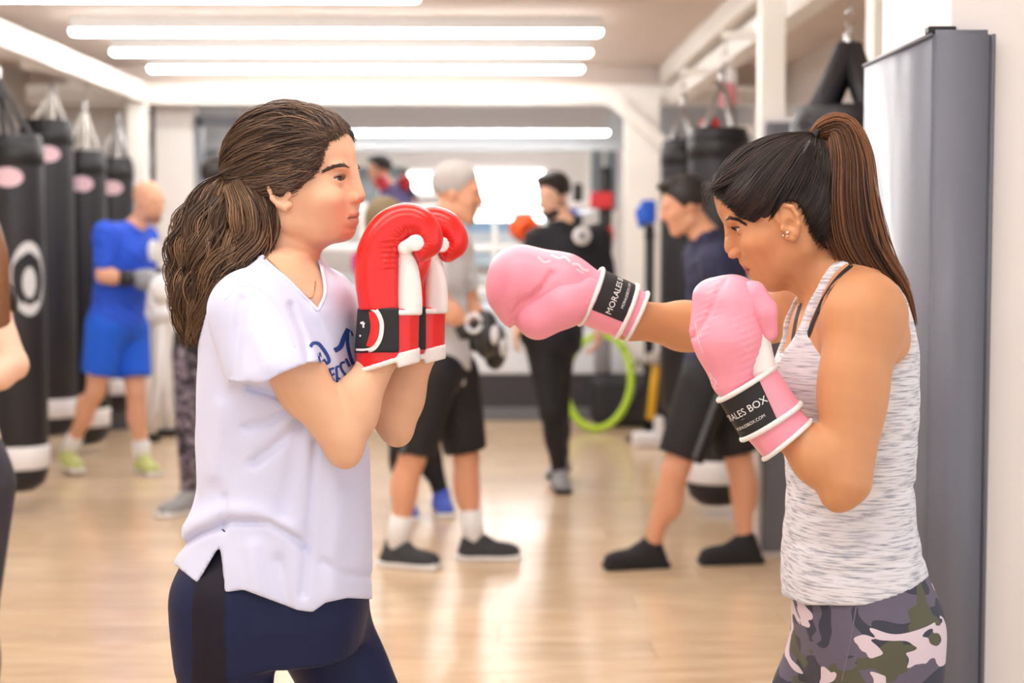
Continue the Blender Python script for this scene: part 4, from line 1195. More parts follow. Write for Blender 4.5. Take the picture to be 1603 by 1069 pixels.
class Head:
    """sagittal frame of a head seen from the side; near = toward the viewer"""
    def __init__(s, px, py, Y, fwd, pitch):
        s.O = Q(px, py, Y)
        f = unit([fwd[0], fwd[1], 0]); u = np.array([0, 0, 1.0]); n = np.cross(u, f)
        if n[1] > 0: n = -n
        c, q = math.cos(pitch), math.sin(pitch)
        s.A = np.array([f * c - u * q, n, u * c + f * q])
    def P(s, f, n, u): return s.O + s.A[0] * f + s.A[1] * n + s.A[2] * u
    def fu(s, px, py):
        d = Q(px, py, 1.0) - CAM; N = s.A[1]
        p = CAM + d * ((s.O - CAM) @ N) / (d @ N) - s.O
        return np.array([p @ s.A[0], p @ s.A[2]])
    def loc(s, V):
        q = V - s.O; return q @ s.A[0], q @ s.A[1], q @ s.A[2]
    def locg(s, X, Y, Z):
        x, y, z = X - s.O[0], Y - s.O[1], Z - s.O[2]
        return [x * a[0] + y * a[1] + z * a[2] for a in s.A]

def build_head(v, H, prof_px, k):
    """k: dict of landmark pixels"""
    A = H.A
    L = {n: H.fu(*p) for n, p in k.items() if n not in ('eye_u', 'ear_f')}
    E = lambda f, n, u, r: EL(H.P(f, n, u), r, A)
    gf = L['glab'][0]; sto, chin, sub, tip, nas = L['sto'], L['chin'], L['sub'], L['tip'], L['nas']
    eu = k['eye_u']; ef = nas[0] - 0.0270
    poly = poly_raster([H.fu(*p) for p in prof_px])
    lo = H.O - 0.17; hi = H.O + 0.17
    add = v.add
    add(E(-0.004, 0, 0.048, (0.092, 0.073, 0.084)), 0)
    add(E(gf - 0.062, 0, 0.062, (0.060, 0.064, 0.052)), 0.03)
    add(E(gf - 0.078, 0, -0.002, (0.062, 0.061, 0.074)), 0.03)
    add(E(sto[0] - 0.040, 0, sto[1], (0.040, 0.040, 0.042)), 0.03)
    add(E(chin[0] - 0.020, 0, chin[1] + 0.004, (0.020, 0.024, 0.019)), 0.022)
    for n in (-1, 1):
        add(RC(H.P(0.008, n * 0.043, -0.042), H.P(chin[0] - 0.022, n * 0.014, chin[1] + 0.002), 0.014, 0.0135), 0.022)
        add(RC(H.P(0.006, n * 0.052, -0.002), H.P(0.008, n * 0.043, -0.042), 0.015, 0.014), 0.022)
        add(E(gf - 0.040, n * 0.043, eu - 0.030, (0.026, 0.020, 0.020)), 0.022)
        add(E(gf - 0.060, n * 0.032, sto[1] + 0.004, (0.036, 0.020, 0.032)), 0.02)
        v.sub(E(ef + 0.020, n * 0.033, eu - 0.001, (0.0125, 0.019, 0.0125)), 0.012)
        add(E(ef + 0.009, n * 0.029, eu + 0.0175, (0.011, 0.020, 0.0065)), 0.012)
    sl = v.win(lo, hi); X, Y, Z = v.xyz(sl)
    F_, N_, U_ = H.locg(X, Y, Z)
    pd = poly(F_, U_).astype(np.float32)
    d = v.d[sl]
    front = F_ > 0.02
    d = np.where(front, smax(d, pd, 0.006), np.maximum(d, pd - 0.004))
    ridge = np.maximum(pd + 0.003, np.abs(N_) - 0.006)
    d = np.where(front, smin(d, ridge, 0.012), d)
    v.d[sl] = d.astype(np.float32)
    # nose wings and nostrils
    add(RC(H.P(nas[0] - 0.006, 0, nas[1]), H.P(tip[0] - 0.012, 0, tip[1] + 0.003), 0.0065, 0.0092), 0.010)
    for n in (-1, 1):
        add(E(sub[0] + 0.001, n * 0.0128, sub[1] + 0.0092, (0.0105, 0.0058, 0.0072)), 0.004)
        v.sub(E(sub[0] + 0.007, n * 0.0085, sub[1] + 0.0010, (0.0065, 0.0036, 0.0034)), 0.0015)
    # lips
    for q in np.linspace(-1, 1, 9):
        nn = q * 0.022; back = 0.013 * q * q
        add(RC(H.P(sto[0] - 0.0035 - back, nn, sto[1] + 0.0046 - 0.003 * q * q), H.P(sto[0] - 0.0035 - back, nn + 0.004, sto[1] + 0.0046 - 0.003 * q * q), 0.0037 - 0.0016 * q * q), 0.005)
        add(RC(H.P(sto[0] - 0.005 - back, nn, sto[1] - 0.0062 + 0.004 * q * q), H.P(sto[0] - 0.005 - back, nn + 0.004, sto[1] - 0.0062 + 0.004 * q * q), 0.0044 - 0.0022 * q * q), 0.005)
    ml = [H.P(sto[0] + 0.003 - 0.014 * q * q, q * 0.025, sto[1] - 0.0008 - 0.001 * q * q) for q in np.linspace(-1, 1, 9)]
    for a, b in zip(ml[:-1], ml[1:]): v.sub(RC(a, b, 0.0011), 0.0012)
    # eyelids
    eyes = []
    for n in (-1, 1):
        c = H.P(ef, n * 0.0315, eu)
        eyes.append((c, n))
        add(EL(c, (0.0138, 0.0145, 0.0132), A), 0.006)
        def opening(X, Y, Z, c=c, n=n):
            x, y, z = X - c[0], Y - c[1], Z - c[2]
            f, s_, u = [x * a[0] + y * a[1] + z * a[2] for a in A]
            az = np.arctan2(s_ * n, f) - 0.28; r = np.sqrt(f * f + s_ * s_ + u * u) + 1e-6
            el = np.arcsin(np.clip(u / r, -1, 1)) - 0.08 * az + 0.03
            a1 = np.sqrt((az * 0.0125) ** 2 + (el * 0.0125 + 0.0222) ** 2) - 0.0260
            a2 = np.sqrt((az * 0.0125) ** 2 + (el * 0.0125 - 0.0232) ** 2) - 0.0260
            return np.maximum(np.maximum(a1, a2), 0.0095 - r)
        v.sub(FN(c - 0.02, c + 0.02, opening), 0.0006)
    # ears
    for n in (-1, 1):
        hx = [(0.012, 0.006), (0.015, 0.018), (0.008, 0.030), (-0.006, 0.033), (-0.017, 0.024), (-0.0195, 0.008), (-0.015, -0.008), (-0.006, -0.020), (0.003, -0.026), (0.010, -0.021)]
        eo = k.get('ear_f', 0.012); es = 0.88
        pts = [H.P(eo + a * es, n * (0.0735 - 0.30 * a), b * es) for a, b in hx]
        add(E(eo - 0.003, n * 0.0725, 0.002, (0.014, 0.006, 0.025)), 0.004)
        for i, (a, b) in enumerate(zip(pts[:-1], pts[1:])):
            r = 0.0036 if i < 6 else 0.0052
            add(RC(a, b, r), 0.003)
        add(E(eo + 0.0105, n * 0.074, -0.004, (0.0045, 0.004, 0.006)), 0.003)
        v.sub(E(eo - 0.001, n * 0.0810, -0.002, (0.0080, 0.0075, 0.010)), 0.003)
        v.sub(E(eo - 0.001, n * 0.0825, 0.0155, (0.0085, 0.0045, 0.007)), 0.003)
    return L, eyes, ml

def eye_parts(root, H, eyes, gaze, hair_m):
    for c, n in eyes:
        bm = bmesh.new(); bmesh.ops.create_uvsphere(bm, u_segments=32, v_segments=24, radius=0.0121)
        V = np.array([v.co[:] for v in bm.verts]); F = [[v.index for v in f.verts] for f in bm.faces]
        bm.verts.ensure_lookup_table()
        g = unit(gaze); ang = np.arccos(np.clip(V @ g / 0.0121, -1, 1))
        col = np.where((ang < 0.20)[:, None], np.array(lin(10, 8, 8)), np.where((ang < 0.50)[:, None], np.array(lin(72, 44, 28)), np.array(lin(226, 214, 208))))
        me = bpy.data.meshes.new('eye'); me.from_pydata([tuple(x) for x in (V + c)], [], F)
        me.polygons.foreach_set('use_smooth', np.ones(len(F), bool))
        a = me.attributes.new('Col', 'FLOAT_COLOR', 'POINT'); c4 = np.ones((len(V), 4), np.float32); c4[:, :3] = col
        a.data.foreach_set('color', c4.ravel()); me.materials.append(M_EYEC); bm.free()
        link(bpy.data.objects.new('eye', me), root)
        P, Pl = [], []
        for az in np.linspace(-0.70, 1.26, 11):
            t = (az - 0.28) / 1.0; el = 0.31 * (1 - t * t) + 0.08 * (az - 0.28) - 0.03
            dirv = H.A[0] * math.cos(az) * math.cos(el) + H.A[1] * n * math.sin(az) * math.cos(el) + H.A[2] * math.sin(el)
            P.append(c + dirv * 0.0140)
        tube('upper_lashes', P, np.array([0.0004] + [0.0008] * 9 + [0.0005]), hair_m, root, 6)
        st = []
        for i in range(26):
            q = i / 25 * 10; b = P[int(min(q, 9))] + (P[int(min(q, 9)) + 1] - P[int(min(q, 9))]) * (q - int(min(q, 9)))
            o_ = unit(b - c)
            st.append([b + o_ * 0.0045 * t + H.A[2] * 0.003 * t * t for t in np.linspace(0, 1, 5)])
        strands('lashes', st, 0.00022, hair_m, root)

M_EYEC = mat('eye_surface', (1, 1, 1), 0.08, attr='Col', spec=0.6)
M_HAIRC = mat('hair_strands', (0.1, 0.06, 0.04), 0.42, attr='Col', spec=0.45)
M_NAVY = mat('leggings_navy', lin(33, 42, 84), 0.55, attr='Col', noise=0.08, nscale=30, bump=0.05, bscale=900, spec=0.25)
M_TEE = mat('tee_lavender', lin(214, 217, 243), 0.85, noise=0.02, nscale=25, bump=0.12, bscale=700, sheen=0.15)
M_PRINT = mat('tee_print', lin(38, 72, 150), 0.7, noise=0.1, nscale=60)
M_GRED = mat('glove_red', lin(226, 24, 20), 0.28, noise=0.05, nscale=15, bump=0.12, bscale=120, spec=0.6)
M_GWHITE = mat('glove_white', lin(240, 236, 234), 0.4, noise=0.03, nscale=20, bump=0.1, bscale=120)
M_GBLACK = mat('strap_black', lin(28, 26, 30), 0.6)
M_PINK = mat('glove_pink', lin(246, 158, 178), 0.36, noise=0.04, nscale=18, bump=0.10, bscale=90, spec=0.5)
M_PINKL = mat('glove_pink_print', lin(250, 205, 214), 0.5)
M_GOLD = mat('gold_chain', lin(214, 160, 110), 0.3, metal=0.8)
M_SILV = mat('silver_stud', lin(235, 225, 220), 0.15, metal=0.9)
M_BRA = mat('bra_black', lin(30, 28, 34), 0.7)
M_TANK = ramp_mat('heather_jersey', 9.0, [(0.30, lin(150, 152, 166)), (0.43, lin(200, 201, 210)), (0.52, lin(226, 226, 232)), (0.72, lin(234, 232, 238))], 0.85, stretch=(3.2, 3.2, 36), detail=6, interp='LINEAR', bump=0.06)
M_CAMO = None

def camo():
    m = bpy.data.materials.new('camouflage'); m.use_nodes = True
    nt = m.node_tree; b = nt.nodes['Principled BSDF']; b.inputs['Roughness'].default_value = 0.7; b.inputs['Specular IOR Level'].default_value = 0.3
    tc = nt.nodes.new('ShaderNodeTexCoord')
    prev = None
    layers = [((0, 0, 0), 7.5, 0.0, lin(104, 98, 116)), ((3, 1, 7), 9.0, 0.52, lin(64, 66, 80)), ((9, 4, 2), 8.0, 0.555, lin(92, 92, 76)), ((5, 8, 1), 9.5, 0.58, lin(220, 205, 216))]
    for off, sc, th, c in layers:
        if prev is None:
            rgb = nt.nodes.new('ShaderNodeRGB'); rgb.outputs[0].default_value = (*c, 1); prev = rgb.outputs[0]; continue
        mp = nt.nodes.new('ShaderNodeMapping'); mp.inputs['Location'].default_value = off; mp.inputs['Scale'].default_value = (1, 1, 1.7)
        nt.links.new(tc.outputs['Object'], mp.inputs['Vector'])
        n = nt.nodes.new('ShaderNodeTexNoise'); n.inputs['Scale'].default_value = sc; n.inputs['Detail'].default_value = 1.6; n.inputs['Distortion'].default_value = 0.9
        nt.links.new(mp.outputs[0], n.inputs['Vector'])
        g = nt.nodes.new('ShaderNodeMath'); g.operation = 'GREATER_THAN'; g.inputs[1].default_value = th
        nt.links.new(n.outputs['Fac'], g.inputs[0])
        mx = nt.nodes.new('ShaderNodeMix'); mx.data_type = 'RGBA'
        nt.links.new(g.outputs[0], mx.inputs['Factor']); nt.links.new(prev, mx.inputs[6]); mx.inputs[7].default_value = (*c, 1)
        prev = mx.outputs[2]
    nt.links.new(prev, b.inputs['Base Color'])
    return m
M_CAMO = camo()

def sweep_hair(H, cen, rad, starts, tie, n, rng, wob=0.002, lift=(0.0, 0.006), T=18, jit=0.004, sag=0.0):
    """hairs combed from start points over the skull to the tie"""
    A = H.A; cen = np.asarray(cen); rad = np.asarray(rad)
    out = []
    tl = (tie - cen) / rad
    for i in range(n):
        s = starts[rng.integers(len(starts))]
        s2 = starts[(rng.integers(len(starts)))]
        sl = (np.asarray(s) + rng.normal(0, jit, 3) - cen) / rad
        sr = np.linalg.norm(sl); tr = np.linalg.norm(tl); a = unit(sl); b = unit(tl); om = math.acos(max(-0.9999, min(0.9999, a @ b)))
        t = np.linspace(0, 1, T)[:, None]
        arc = (np.sin((1 - t) * om) * a + np.sin(t * om) * b) / math.sin(om)
        lf = rng.uniform(*lift); ph, fr = rng.uniform(0, 6.28), rng.uniform(1.5, 3.5)
        ph2 = rng.uniform(0, 6.28)
        base_r = sr + (np.clip(1.0, 0, 2) - sr) * np.clip(t * 2.2, 0, 1); base_r = base_r + (tr - base_r) * np.clip((t - 0.7) / 0.3, 0, 1) ** 2
        rr = base_r + (lf * np.clip(t * 6, 0.15, 1) + wob * np.sin(fr * 6.28 * t + ph) * np.sin(math.pi * t)) / 0.085
        loc = cen + rad * arc * rr
        loc[:, 2] += (wob * 1.5 * np.sin(fr * 5 * t + ph2) * np.sin(math.pi * t) - sag * np.sin(math.pi * t))[:, 0]
        out.append(H.O + loc[:, :1] * A[0] + loc[:, 1:2] * A[1] + loc[:, 2:] * A[2])
    return np.array(out)

def bundle(path, width, depth, n, rng, wave=0.006, freq=2.5, T=22, clumps=26, spread_end=1.0, stray=0.04):
    C = smooth_path(path, T); W_ = np.interp(np.linspace(0, 1, T), np.linspace(0, 1, len(width)), width); D_ = np.interp(np.linspace(0, 1, T), np.linspace(0, 1, len(depth)), depth)
    Tn = np.gradient(C, axis=0); Tn /= np.linalg.norm(Tn, axis=1)[:, None]
    dy = np.array([0, 1.0, 0]); S_ = np.cross(Tn, dy); S_ /= np.linalg.norm(S_, axis=1)[:, None]; B_ = np.cross(S_, Tn)
    t = np.linspace(0, 1, T)
    cl = []
    for c in range(clumps):
        q, r = rng.uniform(0, 6.28), math.sqrt(rng.uniform(0, 1))
        cl.append((r * math.cos(q), r * math.sin(q), rng.uniform(0, 6.28), rng.uniform(0, 6.28), rng.uniform(0.8, 1.25) * freq))
    out = []; ids = []
    for i in range(n):
        k = rng.integers(clumps); a, b, p1, p2, fr = cl[k]
        s = 0.30 if rng.uniform() > stray else 0.9
        a2, b2 = a * 0.86 + rng.normal(0, s * 0.5), b * 0.86 + rng.normal(0, s * 0.5)
        m = math.hypot(a2, b2)
        if m > 1.12: a2, b2 = a2 / m * 1.12, b2 / m * 1.12
        amp = wave * np.minimum(1, t * 2.2)
        off1 = a2 * W_ + amp * np.sin(fr * 6.28 * t + p1) + rng.normal(0, 0.0008); off2 = b2 * D_ + amp * 0.7 * np.cos(fr * 6.28 * t + p2)
        e = rng.uniform(0.80, 1.0)
        P = C + S_ * off1[:, None] + B_ * off2[:, None]
        tt = t * e
        out.append(np.stack([np.interp(tt, t, P[:, q]) for q in range(3)], 1)); ids.append(k)
    return np.array(out), np.array(ids)

def drape(path, bvhs, off):
    out = []
    for (x, y) in path:
        d = Vector(Q(x, y, 1.0) - CAM).normalized(); best = None
        for b in bvhs:
            h = b.ray_cast(Vector(CAM), d)
            if h[0] is not None and (best is None or h[3] < best[0]): best = (h[3], h[0])
        if best is not None: out.append(np.array(best[1] - d * off))
    return np.array(out)

def patch_quad(c4, n=10):
    """grid over a pixel quadrilateral (corners in order)"""
    a, b, c, d = [np.array(q, float) for q in c4]; V, F = [], []
    for i in range(n + 1):
        for j in range(n + 1):
            u, v_ = i / n, j / n
            V.append(tuple((a * (1 - u) + b * u) * (1 - v_) + (d * (1 - u) + c * u) * v_))
    for i in range(n):
        for j in range(n):
            k = i * (n + 1) + j; F.append((k, k + 1, k + n + 2, k + n + 1))
    return V, F

def noise3(X, Y, Z, s, seed=0):
    r = np.random.default_rng(seed); o = 0
    for i in range(4):
        k = r.normal(0, 1, 3) * s; o = o + np.sin(X * k[0] + Y * k[1] + Z * k[2] + r.uniform(0, 6.28))
    return o / 4

def creases(lst):
    def f(X, Y, Z):
        PX, PY = proj(X, Y, Z); o = 0
        for pts, wd, amp in lst: o = o + amp * np.exp(-(seg2d(PX, PY, pts) / wd) ** 2)
        return o
    return f

def hit_el(el, px, py, H):
    """first hit of a pixel's sight line on an ellipsoid, in the head's own frame"""
    d = Q(px, py, 1.0) - CAM; d = d / np.linalg.norm(d)
    o = H.A @ (CAM - el.c) / el.r; q = H.A @ d / el.r
    a, b, c = q @ q, 2 * o @ q, o @ o - 1
    D = b * b - 4 * a * c
    t = (-b - math.sqrt(D)) / (2 * a) if D > 0 else -b / (2 * a)
    p = CAM + d * t
    return H.A @ (p - H.O)
def near_and_far(el, pts, H):
    out = []
    for p in pts:
        q = hit_el(el, p[0], p[1], H); out += [q, np.array([q[0], -q[1], q[2]])]
    return out

def push_out(paths, bv, lift, rng):
    """keep hairs on or above the skin"""
    P = paths.reshape(-1, 3).copy(); T = paths.shape[1]
    lf = np.repeat(rng.uniform(lift[0], lift[1], paths.shape[0]), T)
    tt = np.tile(np.linspace(0, 1, T), paths.shape[0]); lf = lf * np.clip(0.15 + tt * 6, 0, 1)
    for i in range(len(P)):
        c, n, _, d = bv.find_nearest(Vector(P[i]), 0.05)
        if c is None: continue
        dv = (P[i] - np.array(c)) @ np.array(n)
        if dv < lf[i]: P[i] = np.array(c) + np.array(n) * lf[i]
    out = P.reshape(paths.shape)
    # light smoothing along each hair
    for _ in range(2): out[:, 1:-1] = 0.5 * out[:, 1:-1] + 0.25 * (out[:, :-2] + out[:, 2:])
    return out
def skin_starts(bv, pts, H):
    out = []
    for p in pts:
        d = Vector(Q(p[0], p[1], 1.0) - CAM).normalized(); h = bv.ray_cast(Vector(CAM), d)
        if h[0] is None: continue
        q = H.A @ (np.array(h[0]) - H.O); out += [q, np.array([q[0], -q[1], q[2]])]
    return out

def sweep_bez(H, cen, rad, starts, ctrls, tie, n, rng, wob=0.002, lift=(0.0, 0.006), T=22, jit=0.003, freq=2.5, spread=0.25):
    """hairs combed from the front hairline, sagging over the temple, then up to the tie; neighbours wave together"""
    A = H.A; out = []; tl = (tie - cen) / rad; tr = np.linalg.norm(tl)
    t = np.linspace(0, 1, T)[:, None]
    S_, C_ = np.asarray(starts), np.asarray(ctrls)
    nk = 26; ph = rng.uniform(0, 6.28, (nk, 2)); fr = rng.uniform(0.8, 1.25, nk) * freq
    for i in range(n):
        a = rng.uniform(0, 1); k = a * (len(S_) - 1); j = int(min(k, len(S_) - 2)); q = k - j
        s = S_[j] * (1 - q) + S_[j + 1] * q + rng.normal(0, jit, 3)
        b = np.clip(a + rng.normal(0, spread), 0, 1); k = b * (len(C_) - 1); j = int(min(k, len(C_) - 2)); q = k - j
        c = C_[j] * (1 - q) + C_[j + 1] * q
        if rng.uniform() < 0.5: s = s * [1, -1, 1]; c = c * [1, -1, 1]
        sl = (s - cen) / rad; cl = (c - cen) / rad; sr = np.linalg.norm(sl)
        P = (1 - t) ** 2 * unit(sl) + 2 * t * (1 - t) * unit(cl) * 1.15 + t ** 2 * unit(tl)
        P /= np.linalg.norm(P, axis=1)[:, None]
        base = sr + (1.0 - sr) * np.clip(t * 2.5, 0, 1); base = base + (tr - base) * np.clip((t - 0.75) / 0.25, 0, 1) ** 2
        m = int(a * (nk - 1)); lf = rng.uniform(*lift)
        env = np.sin(math.pi * np.clip(t * 1.05, 0, 1))
        rr = base + (lf * np.clip(t * 5, 0.1, 1) + wob * 0.5 * np.sin(fr[m] * 6.28 * t + ph[m, 0]) * env) / 0.085
        L = cen + rad * P * rr
        L[:, 2] += (wob * np.sin(fr[m] * 6.28 * t + ph[m, 1]) * env)[:, 0]
        out.append(H.O + L[:, :1] * A[0] + L[:, 1:2] * A[1] + L[:, 2:] * A[2])
    return np.array(out)
def skin_near(bv, pts, H, n_off=0.0):
    out = []
    for p in pts:
        d = Vector(Q(p[0], p[1], 1.0) - CAM).normalized(); h = bv.ray_cast(Vector(CAM), d)
        if h[0] is None:
            c = bv.find_nearest(Vector(Q(p[0], p[1], H.O[1])))[0]; out.append(H.A @ (np.array(c) - H.O))
        else: out.append(H.A @ (np.array(h[0]) - H.O))
    return out

def cyl_point(cyl, a, t, grow, start):
    th = -a if start > 0 else math.pi + a
    r = cyl.ra + (cyl.rb - cyl.ra) * t + grow
    return cyl.a + cyl.w * cyl.L * t + cyl.u * r * math.cos(th) + cyl.v * r * cyl.fl * math.sin(th)
def cyl_patch(name, cyl, t0, t1, a0, a1, grow, start, m, parent, n=24, slant=0.0):
    V, F = [], []
    for i in range(n + 1):
        for j in range(9):
            t = t0 + (t1 - t0) * j / 8; a = a0 + (a1 + slant * t - a0) * i / n
            V.append(cyl_point(cyl, a, t, grow, start))
    for i in range(n):
        for j in range(8):
            k = i * 9 + j; F.append((k, k + 1, k + 10, k + 9))
    return mesh_np(name, V, F, m, parent)
def cyl_text(txt, cyl, size, a_mid, t_mid, start, direction, m, parent, grow=0.0022):
    """lettering wrapped round the cuff; letter tops toward the fist"""
    r = (cyl.ra + cyl.rb) / 2
    V, F = text_px(txt, lambda u, v_: (u, v_))
    P = [cyl_point(cyl, a_mid + direction * u * size / r, t_mid - v_ * size / cyl.L, grow, start) for u, v_ in V]
    me = bpy.data.meshes.new('patch_text'); me.from_pydata([tuple(p) for p in P], [], F); me.materials.append(m)
    return link(bpy.data.objects.new('patch_text', me), parent)

# ------------------------------------------------------------------ woman with the red gloves
Y1 = 2.6
G = lambda px, py, dy=0.0: Q(px, py, Y1 + dy)
mm = Y1 / FPX                      # metres per photo pixel at her distance
H1 = Head(457, 305, Y1, (math.cos(R(14)), -math.sin(R(14))), R(-5))
PROF1 = [(536, 197), (542, 209), (548, 226), (553.5, 241), (556.5, 252), (557.5, 260), (558.5, 268), (562, 280), (566, 291), (570.5, 302), (571.5, 307.5), (568.5, 313), (562, 316.5), (556.5, 320),
         (558, 328), (560.5, 334.5), (557, 339.5), (558, 345), (556, 350.5), (550.5, 357), (549.5, 364), (545, 371), (537, 376.5), (516, 381), (490, 392), (440, 392), (395, 350), (374, 290), (378, 235), (398, 198), (430, 177), (465, 170), (505, 176)]
woman1 = thing('person', 'woman in pale lavender tee with long wavy ponytail raising red boxing gloves', 'person', (px_x(430, Y1), Y1, 0), 'women sparring in front')

def loft_px(rows, Y, ex=2.4, pad=0.0, dy=0.0):
    return LOFT([(px_z(py, Y), px_x((l + r) / 2, Y), Y + dy, (r - l) / 2 * Y / FPX, ry) for py, l, r, ry in rows], ex, 0.0, pad)
TEE_ROWS = [(404, 415, 498, .085), (425, 376, 520, .125), (450, 345, 549, .150), (480, 327, 560, .160), (520, 317, 566, .160), (600, 310, 571, .155), (700, 307, 575, .148), (760, 309, 576, .150), (810, 296, 577, .16),
            (860, 276, 578, .17), (900, 263, 578, .176), (985, 258, 578, .178)]
shN, elN, wrN = G(392, 488, -0.150), G(536, 681, -0.150), G(600, 545, -0.098)
shF, elF, wrF = G(500, 475, 0.165), G(617, 652, 0.075), G(660, 540, 0.085)
hipN, knN1, anN1 = G(352, 930, -0.085), G(352, 1305, -0.10), np.array([px_x(290, Y1 - 0.1), Y1 - 0.10, 0.085])
hipF, knF1, anF1 = G(492, 945, 0.080), G(662, 1290, 0.10), np.array([px_x(655, Y1 + 0.12), Y1 + 0.12, 0.085])

xs = axis(px_x(240, Y1), px_x(850, Y1), 0.0045, (px_x(412, Y1), px_x(580, Y1), 0.0015))
ys = axis(Y1 - 0.30, Y1 + 0.28, 0.0045, (Y1 - 0.105, Y1 + 0.085, 0.0017))
zs = axis(-0.01, px_z(150, Y1), 0.006, (px_z(390, Y1), px_z(165, Y1), 0.0015))
zs = np.concatenate([axis(-0.01, px_z(725, Y1), 0.008), axis(px_z(725, Y1) + 0.004, px_z(392, Y1), 0.004), axis(px_z(390, Y1), px_z(160, Y1), 0.0015)])
v = Vol(xs, ys, zs)
L1, eyes1, ml1 = build_head(v, H1, PROF1, dict(glab=(557, 254), nas=(559, 269), tip=(571, 306), sub=(556.5, 320), sto=(557.5, 340), chin=(549, 366), eye_u=0.0150))
v.add(RC(G(460, 362, 0.0), G(446, 448, 0.0), 0.042, 0.050), 0.016)
v.add(RC(G(440, 372, -0.034), G(478, 452, -0.022), 0.009, 0.011), 0.016)
v.add(loft_px([(a, l + 16, r - 14, ry - 0.026) for a, l, r, ry in TEE_ROWS if a < 780] + [(850, 322, 546, .12), (930, 310, 545, .13), (1000, 320, 525, .12)], Y1), 0.02)
for sh, e in ((shN, -1), (shF, 1)):
    v.add(RC(G(450, 432, 0.03 * e), sh, 0.040, 0.046), 0.03)
for sh, el, wr in ((shN, elN, wrN), (shF, elF, wrF)):
    m_ = sh * 0.45 + el * 0.55
    v.add(RC(sh, el, 0.042, 0.0345), 0.03); v.add(EL(m_, (0.034, 0.037, 0.052)), 0.02)
    v.add(RC(el, wr, 0.0345, 0.0265), 0.006); v.add(EL(el * 0.68 + wr * 0.32, (0.036, 0.036, 0.05)), 0.012)
    v.add(EL(el + (el - wr) * 0.10 + (el - sh) * 0.08, (0.023, 0.023, 0.023)), 0.018)
    v.add(RC(wr, wr + (wr - el) * 0.34, 0.025, 0.020), 0.02)
for hp, kn, an in ((hipN, knN1, anN1), (hipF, knF1, anF1)):
    v.add(RC(hp * 0.9 + kn * 0.1, kn, 0.066, 0.046), 0.02); v.add(RC(kn, an, 0.047, 0.033), 0.03); v.add(EL(kn * 0.68 + an * 0.32 + np.array([-0.02, 0, 0]), (0.05, 0.048, 0.10)), 0.03)
    v.add(RC(an - np.array([0, 0, 0.04]), an + np.array([0.13, -0.02, -0.055]), 0.03, 0.024), 0.02)
def skin_col(base, H, L, lip, blush, eye_u):
    base = np.array(base)
    def f(V):
        F_, N_, U_ = H.loc(V); c = np.repeat(base[None], len(V), 0)
        sto = L['sto']
        q = np.abs(N_) / 0.024
        w = np.clip(1.25 - np.abs(U_ - sto[1] + 0.001) / (0.0095 * np.sqrt(np.clip(1.05 - q * q, 0.02, 1))), 0, 1) * (q < 1.0) * np.clip((F_ - (sto[0] - 0.024)) / 0.006, 0, 1)
        w = np.clip(w * 1.6, 0, 1) * 0.85
        c = c * (1 - w[:, None]) + w[:, None] * np.array(lip)
        mouth_shade = np.exp(-((U_ - sto[1] + 0.0008 + 0.001 * q * q) / 0.0016) ** 2) * (q < 1.12) * (F_ > sto[0] - 0.024)  # shade between the lips, painted into the skin colour
        c = c * (1 - 0.55 * mouth_shade[:, None])
        b = np.exp(-((F_ - (L['glab'][0] - 0.045)) / 0.026) ** 2 - ((U_ - (eye_u - 0.045)) / 0.022) ** 2) * (np.abs(N_) > 0.02)
        c = c * (1 - 0.35 * b[:, None]) + 0.35 * b[:, None] * np.array(blush)
        n_ = np.exp(-((F_ - L['tip'][0]) / 0.02) ** 2 - ((U_ - L['tip'][1]) / 0.012) ** 2)
        c = c * (1 - 0.12 * n_[:, None]) + 0.12 * n_[:, None] * np.array(blush)
        sp = 1 + 0.03 * noise3(V[:, 0], V[:, 1], V[:, 2], 120, 3) + 0.03 * noise3(V[:, 0], V[:, 1], V[:, 2], 35, 5)
        return np.clip(c * sp[:, None], 0, 1)
    return f
SK1 = lin(228, 180, 146)
body1 = vol_obj('body', v, M_SKIN, woman1, skin_col(SK1, H1, L1, lin(202, 136, 118), lin(226, 156, 130), 0.0170), it=1)
B1 = bvh_of(body1)

# eyes, brows
M_LASH = mat('lash_dark', lin(30, 20, 16), 0.6)
eye_parts(woman1, H1, eyes1, unit(H1.A[0] + 0.45 * H1.A[1]), M_LASH)
def brow(root, H, bv, pts, n, m, th):
    """eyebrow of short hairs lying on the skin; the far one mirrors the near one"""
    rng = np.random.default_rng(3); C = smooth_path(pts, 40); T_ = np.gradient(C, axis=0); T_ /= np.linalg.norm(T_, axis=1)[:, None]
    near = []
    for i in range(n):
        t = rng.uniform(0, 1); k = int(t * 39); w_ = th * (0.3 + 0.7 * math.sin(math.pi * min(1, 0.25 + 0.75 * (1 - t))))
        p = C[k] + np.array([0, rng.uniform(-w_, w_)]); d = T_[k] + np.array([0, -0.25 + rng.normal(0, 0.12)])
        q = drape([p + d * s_ for s_ in np.linspace(0, 8, 5)], [bv], 0.0008)
        if len(q) == 5 and np.max(np.linalg.norm(np.diff(q, axis=0), axis=1)) < 0.008: near.append(q)
    near = np.array(near)
    L_ = (near - H.O) @ H.A.T; far = H.O + (L_ * [1, -1, 1]) @ H.A
    strands('eyebrow', near, 0.00040, m, root); strands('eyebrow', far, 0.00040, m, root)
M_BROW1 = mat('brow_dark', lin(74, 50, 39), 0.7)
brow(woman1, H1, B1, [(547, 262.5), (539, 260), (529, 260.5), (519, 263.5), (509, 268)], 240, M_BROW1, 2.0)

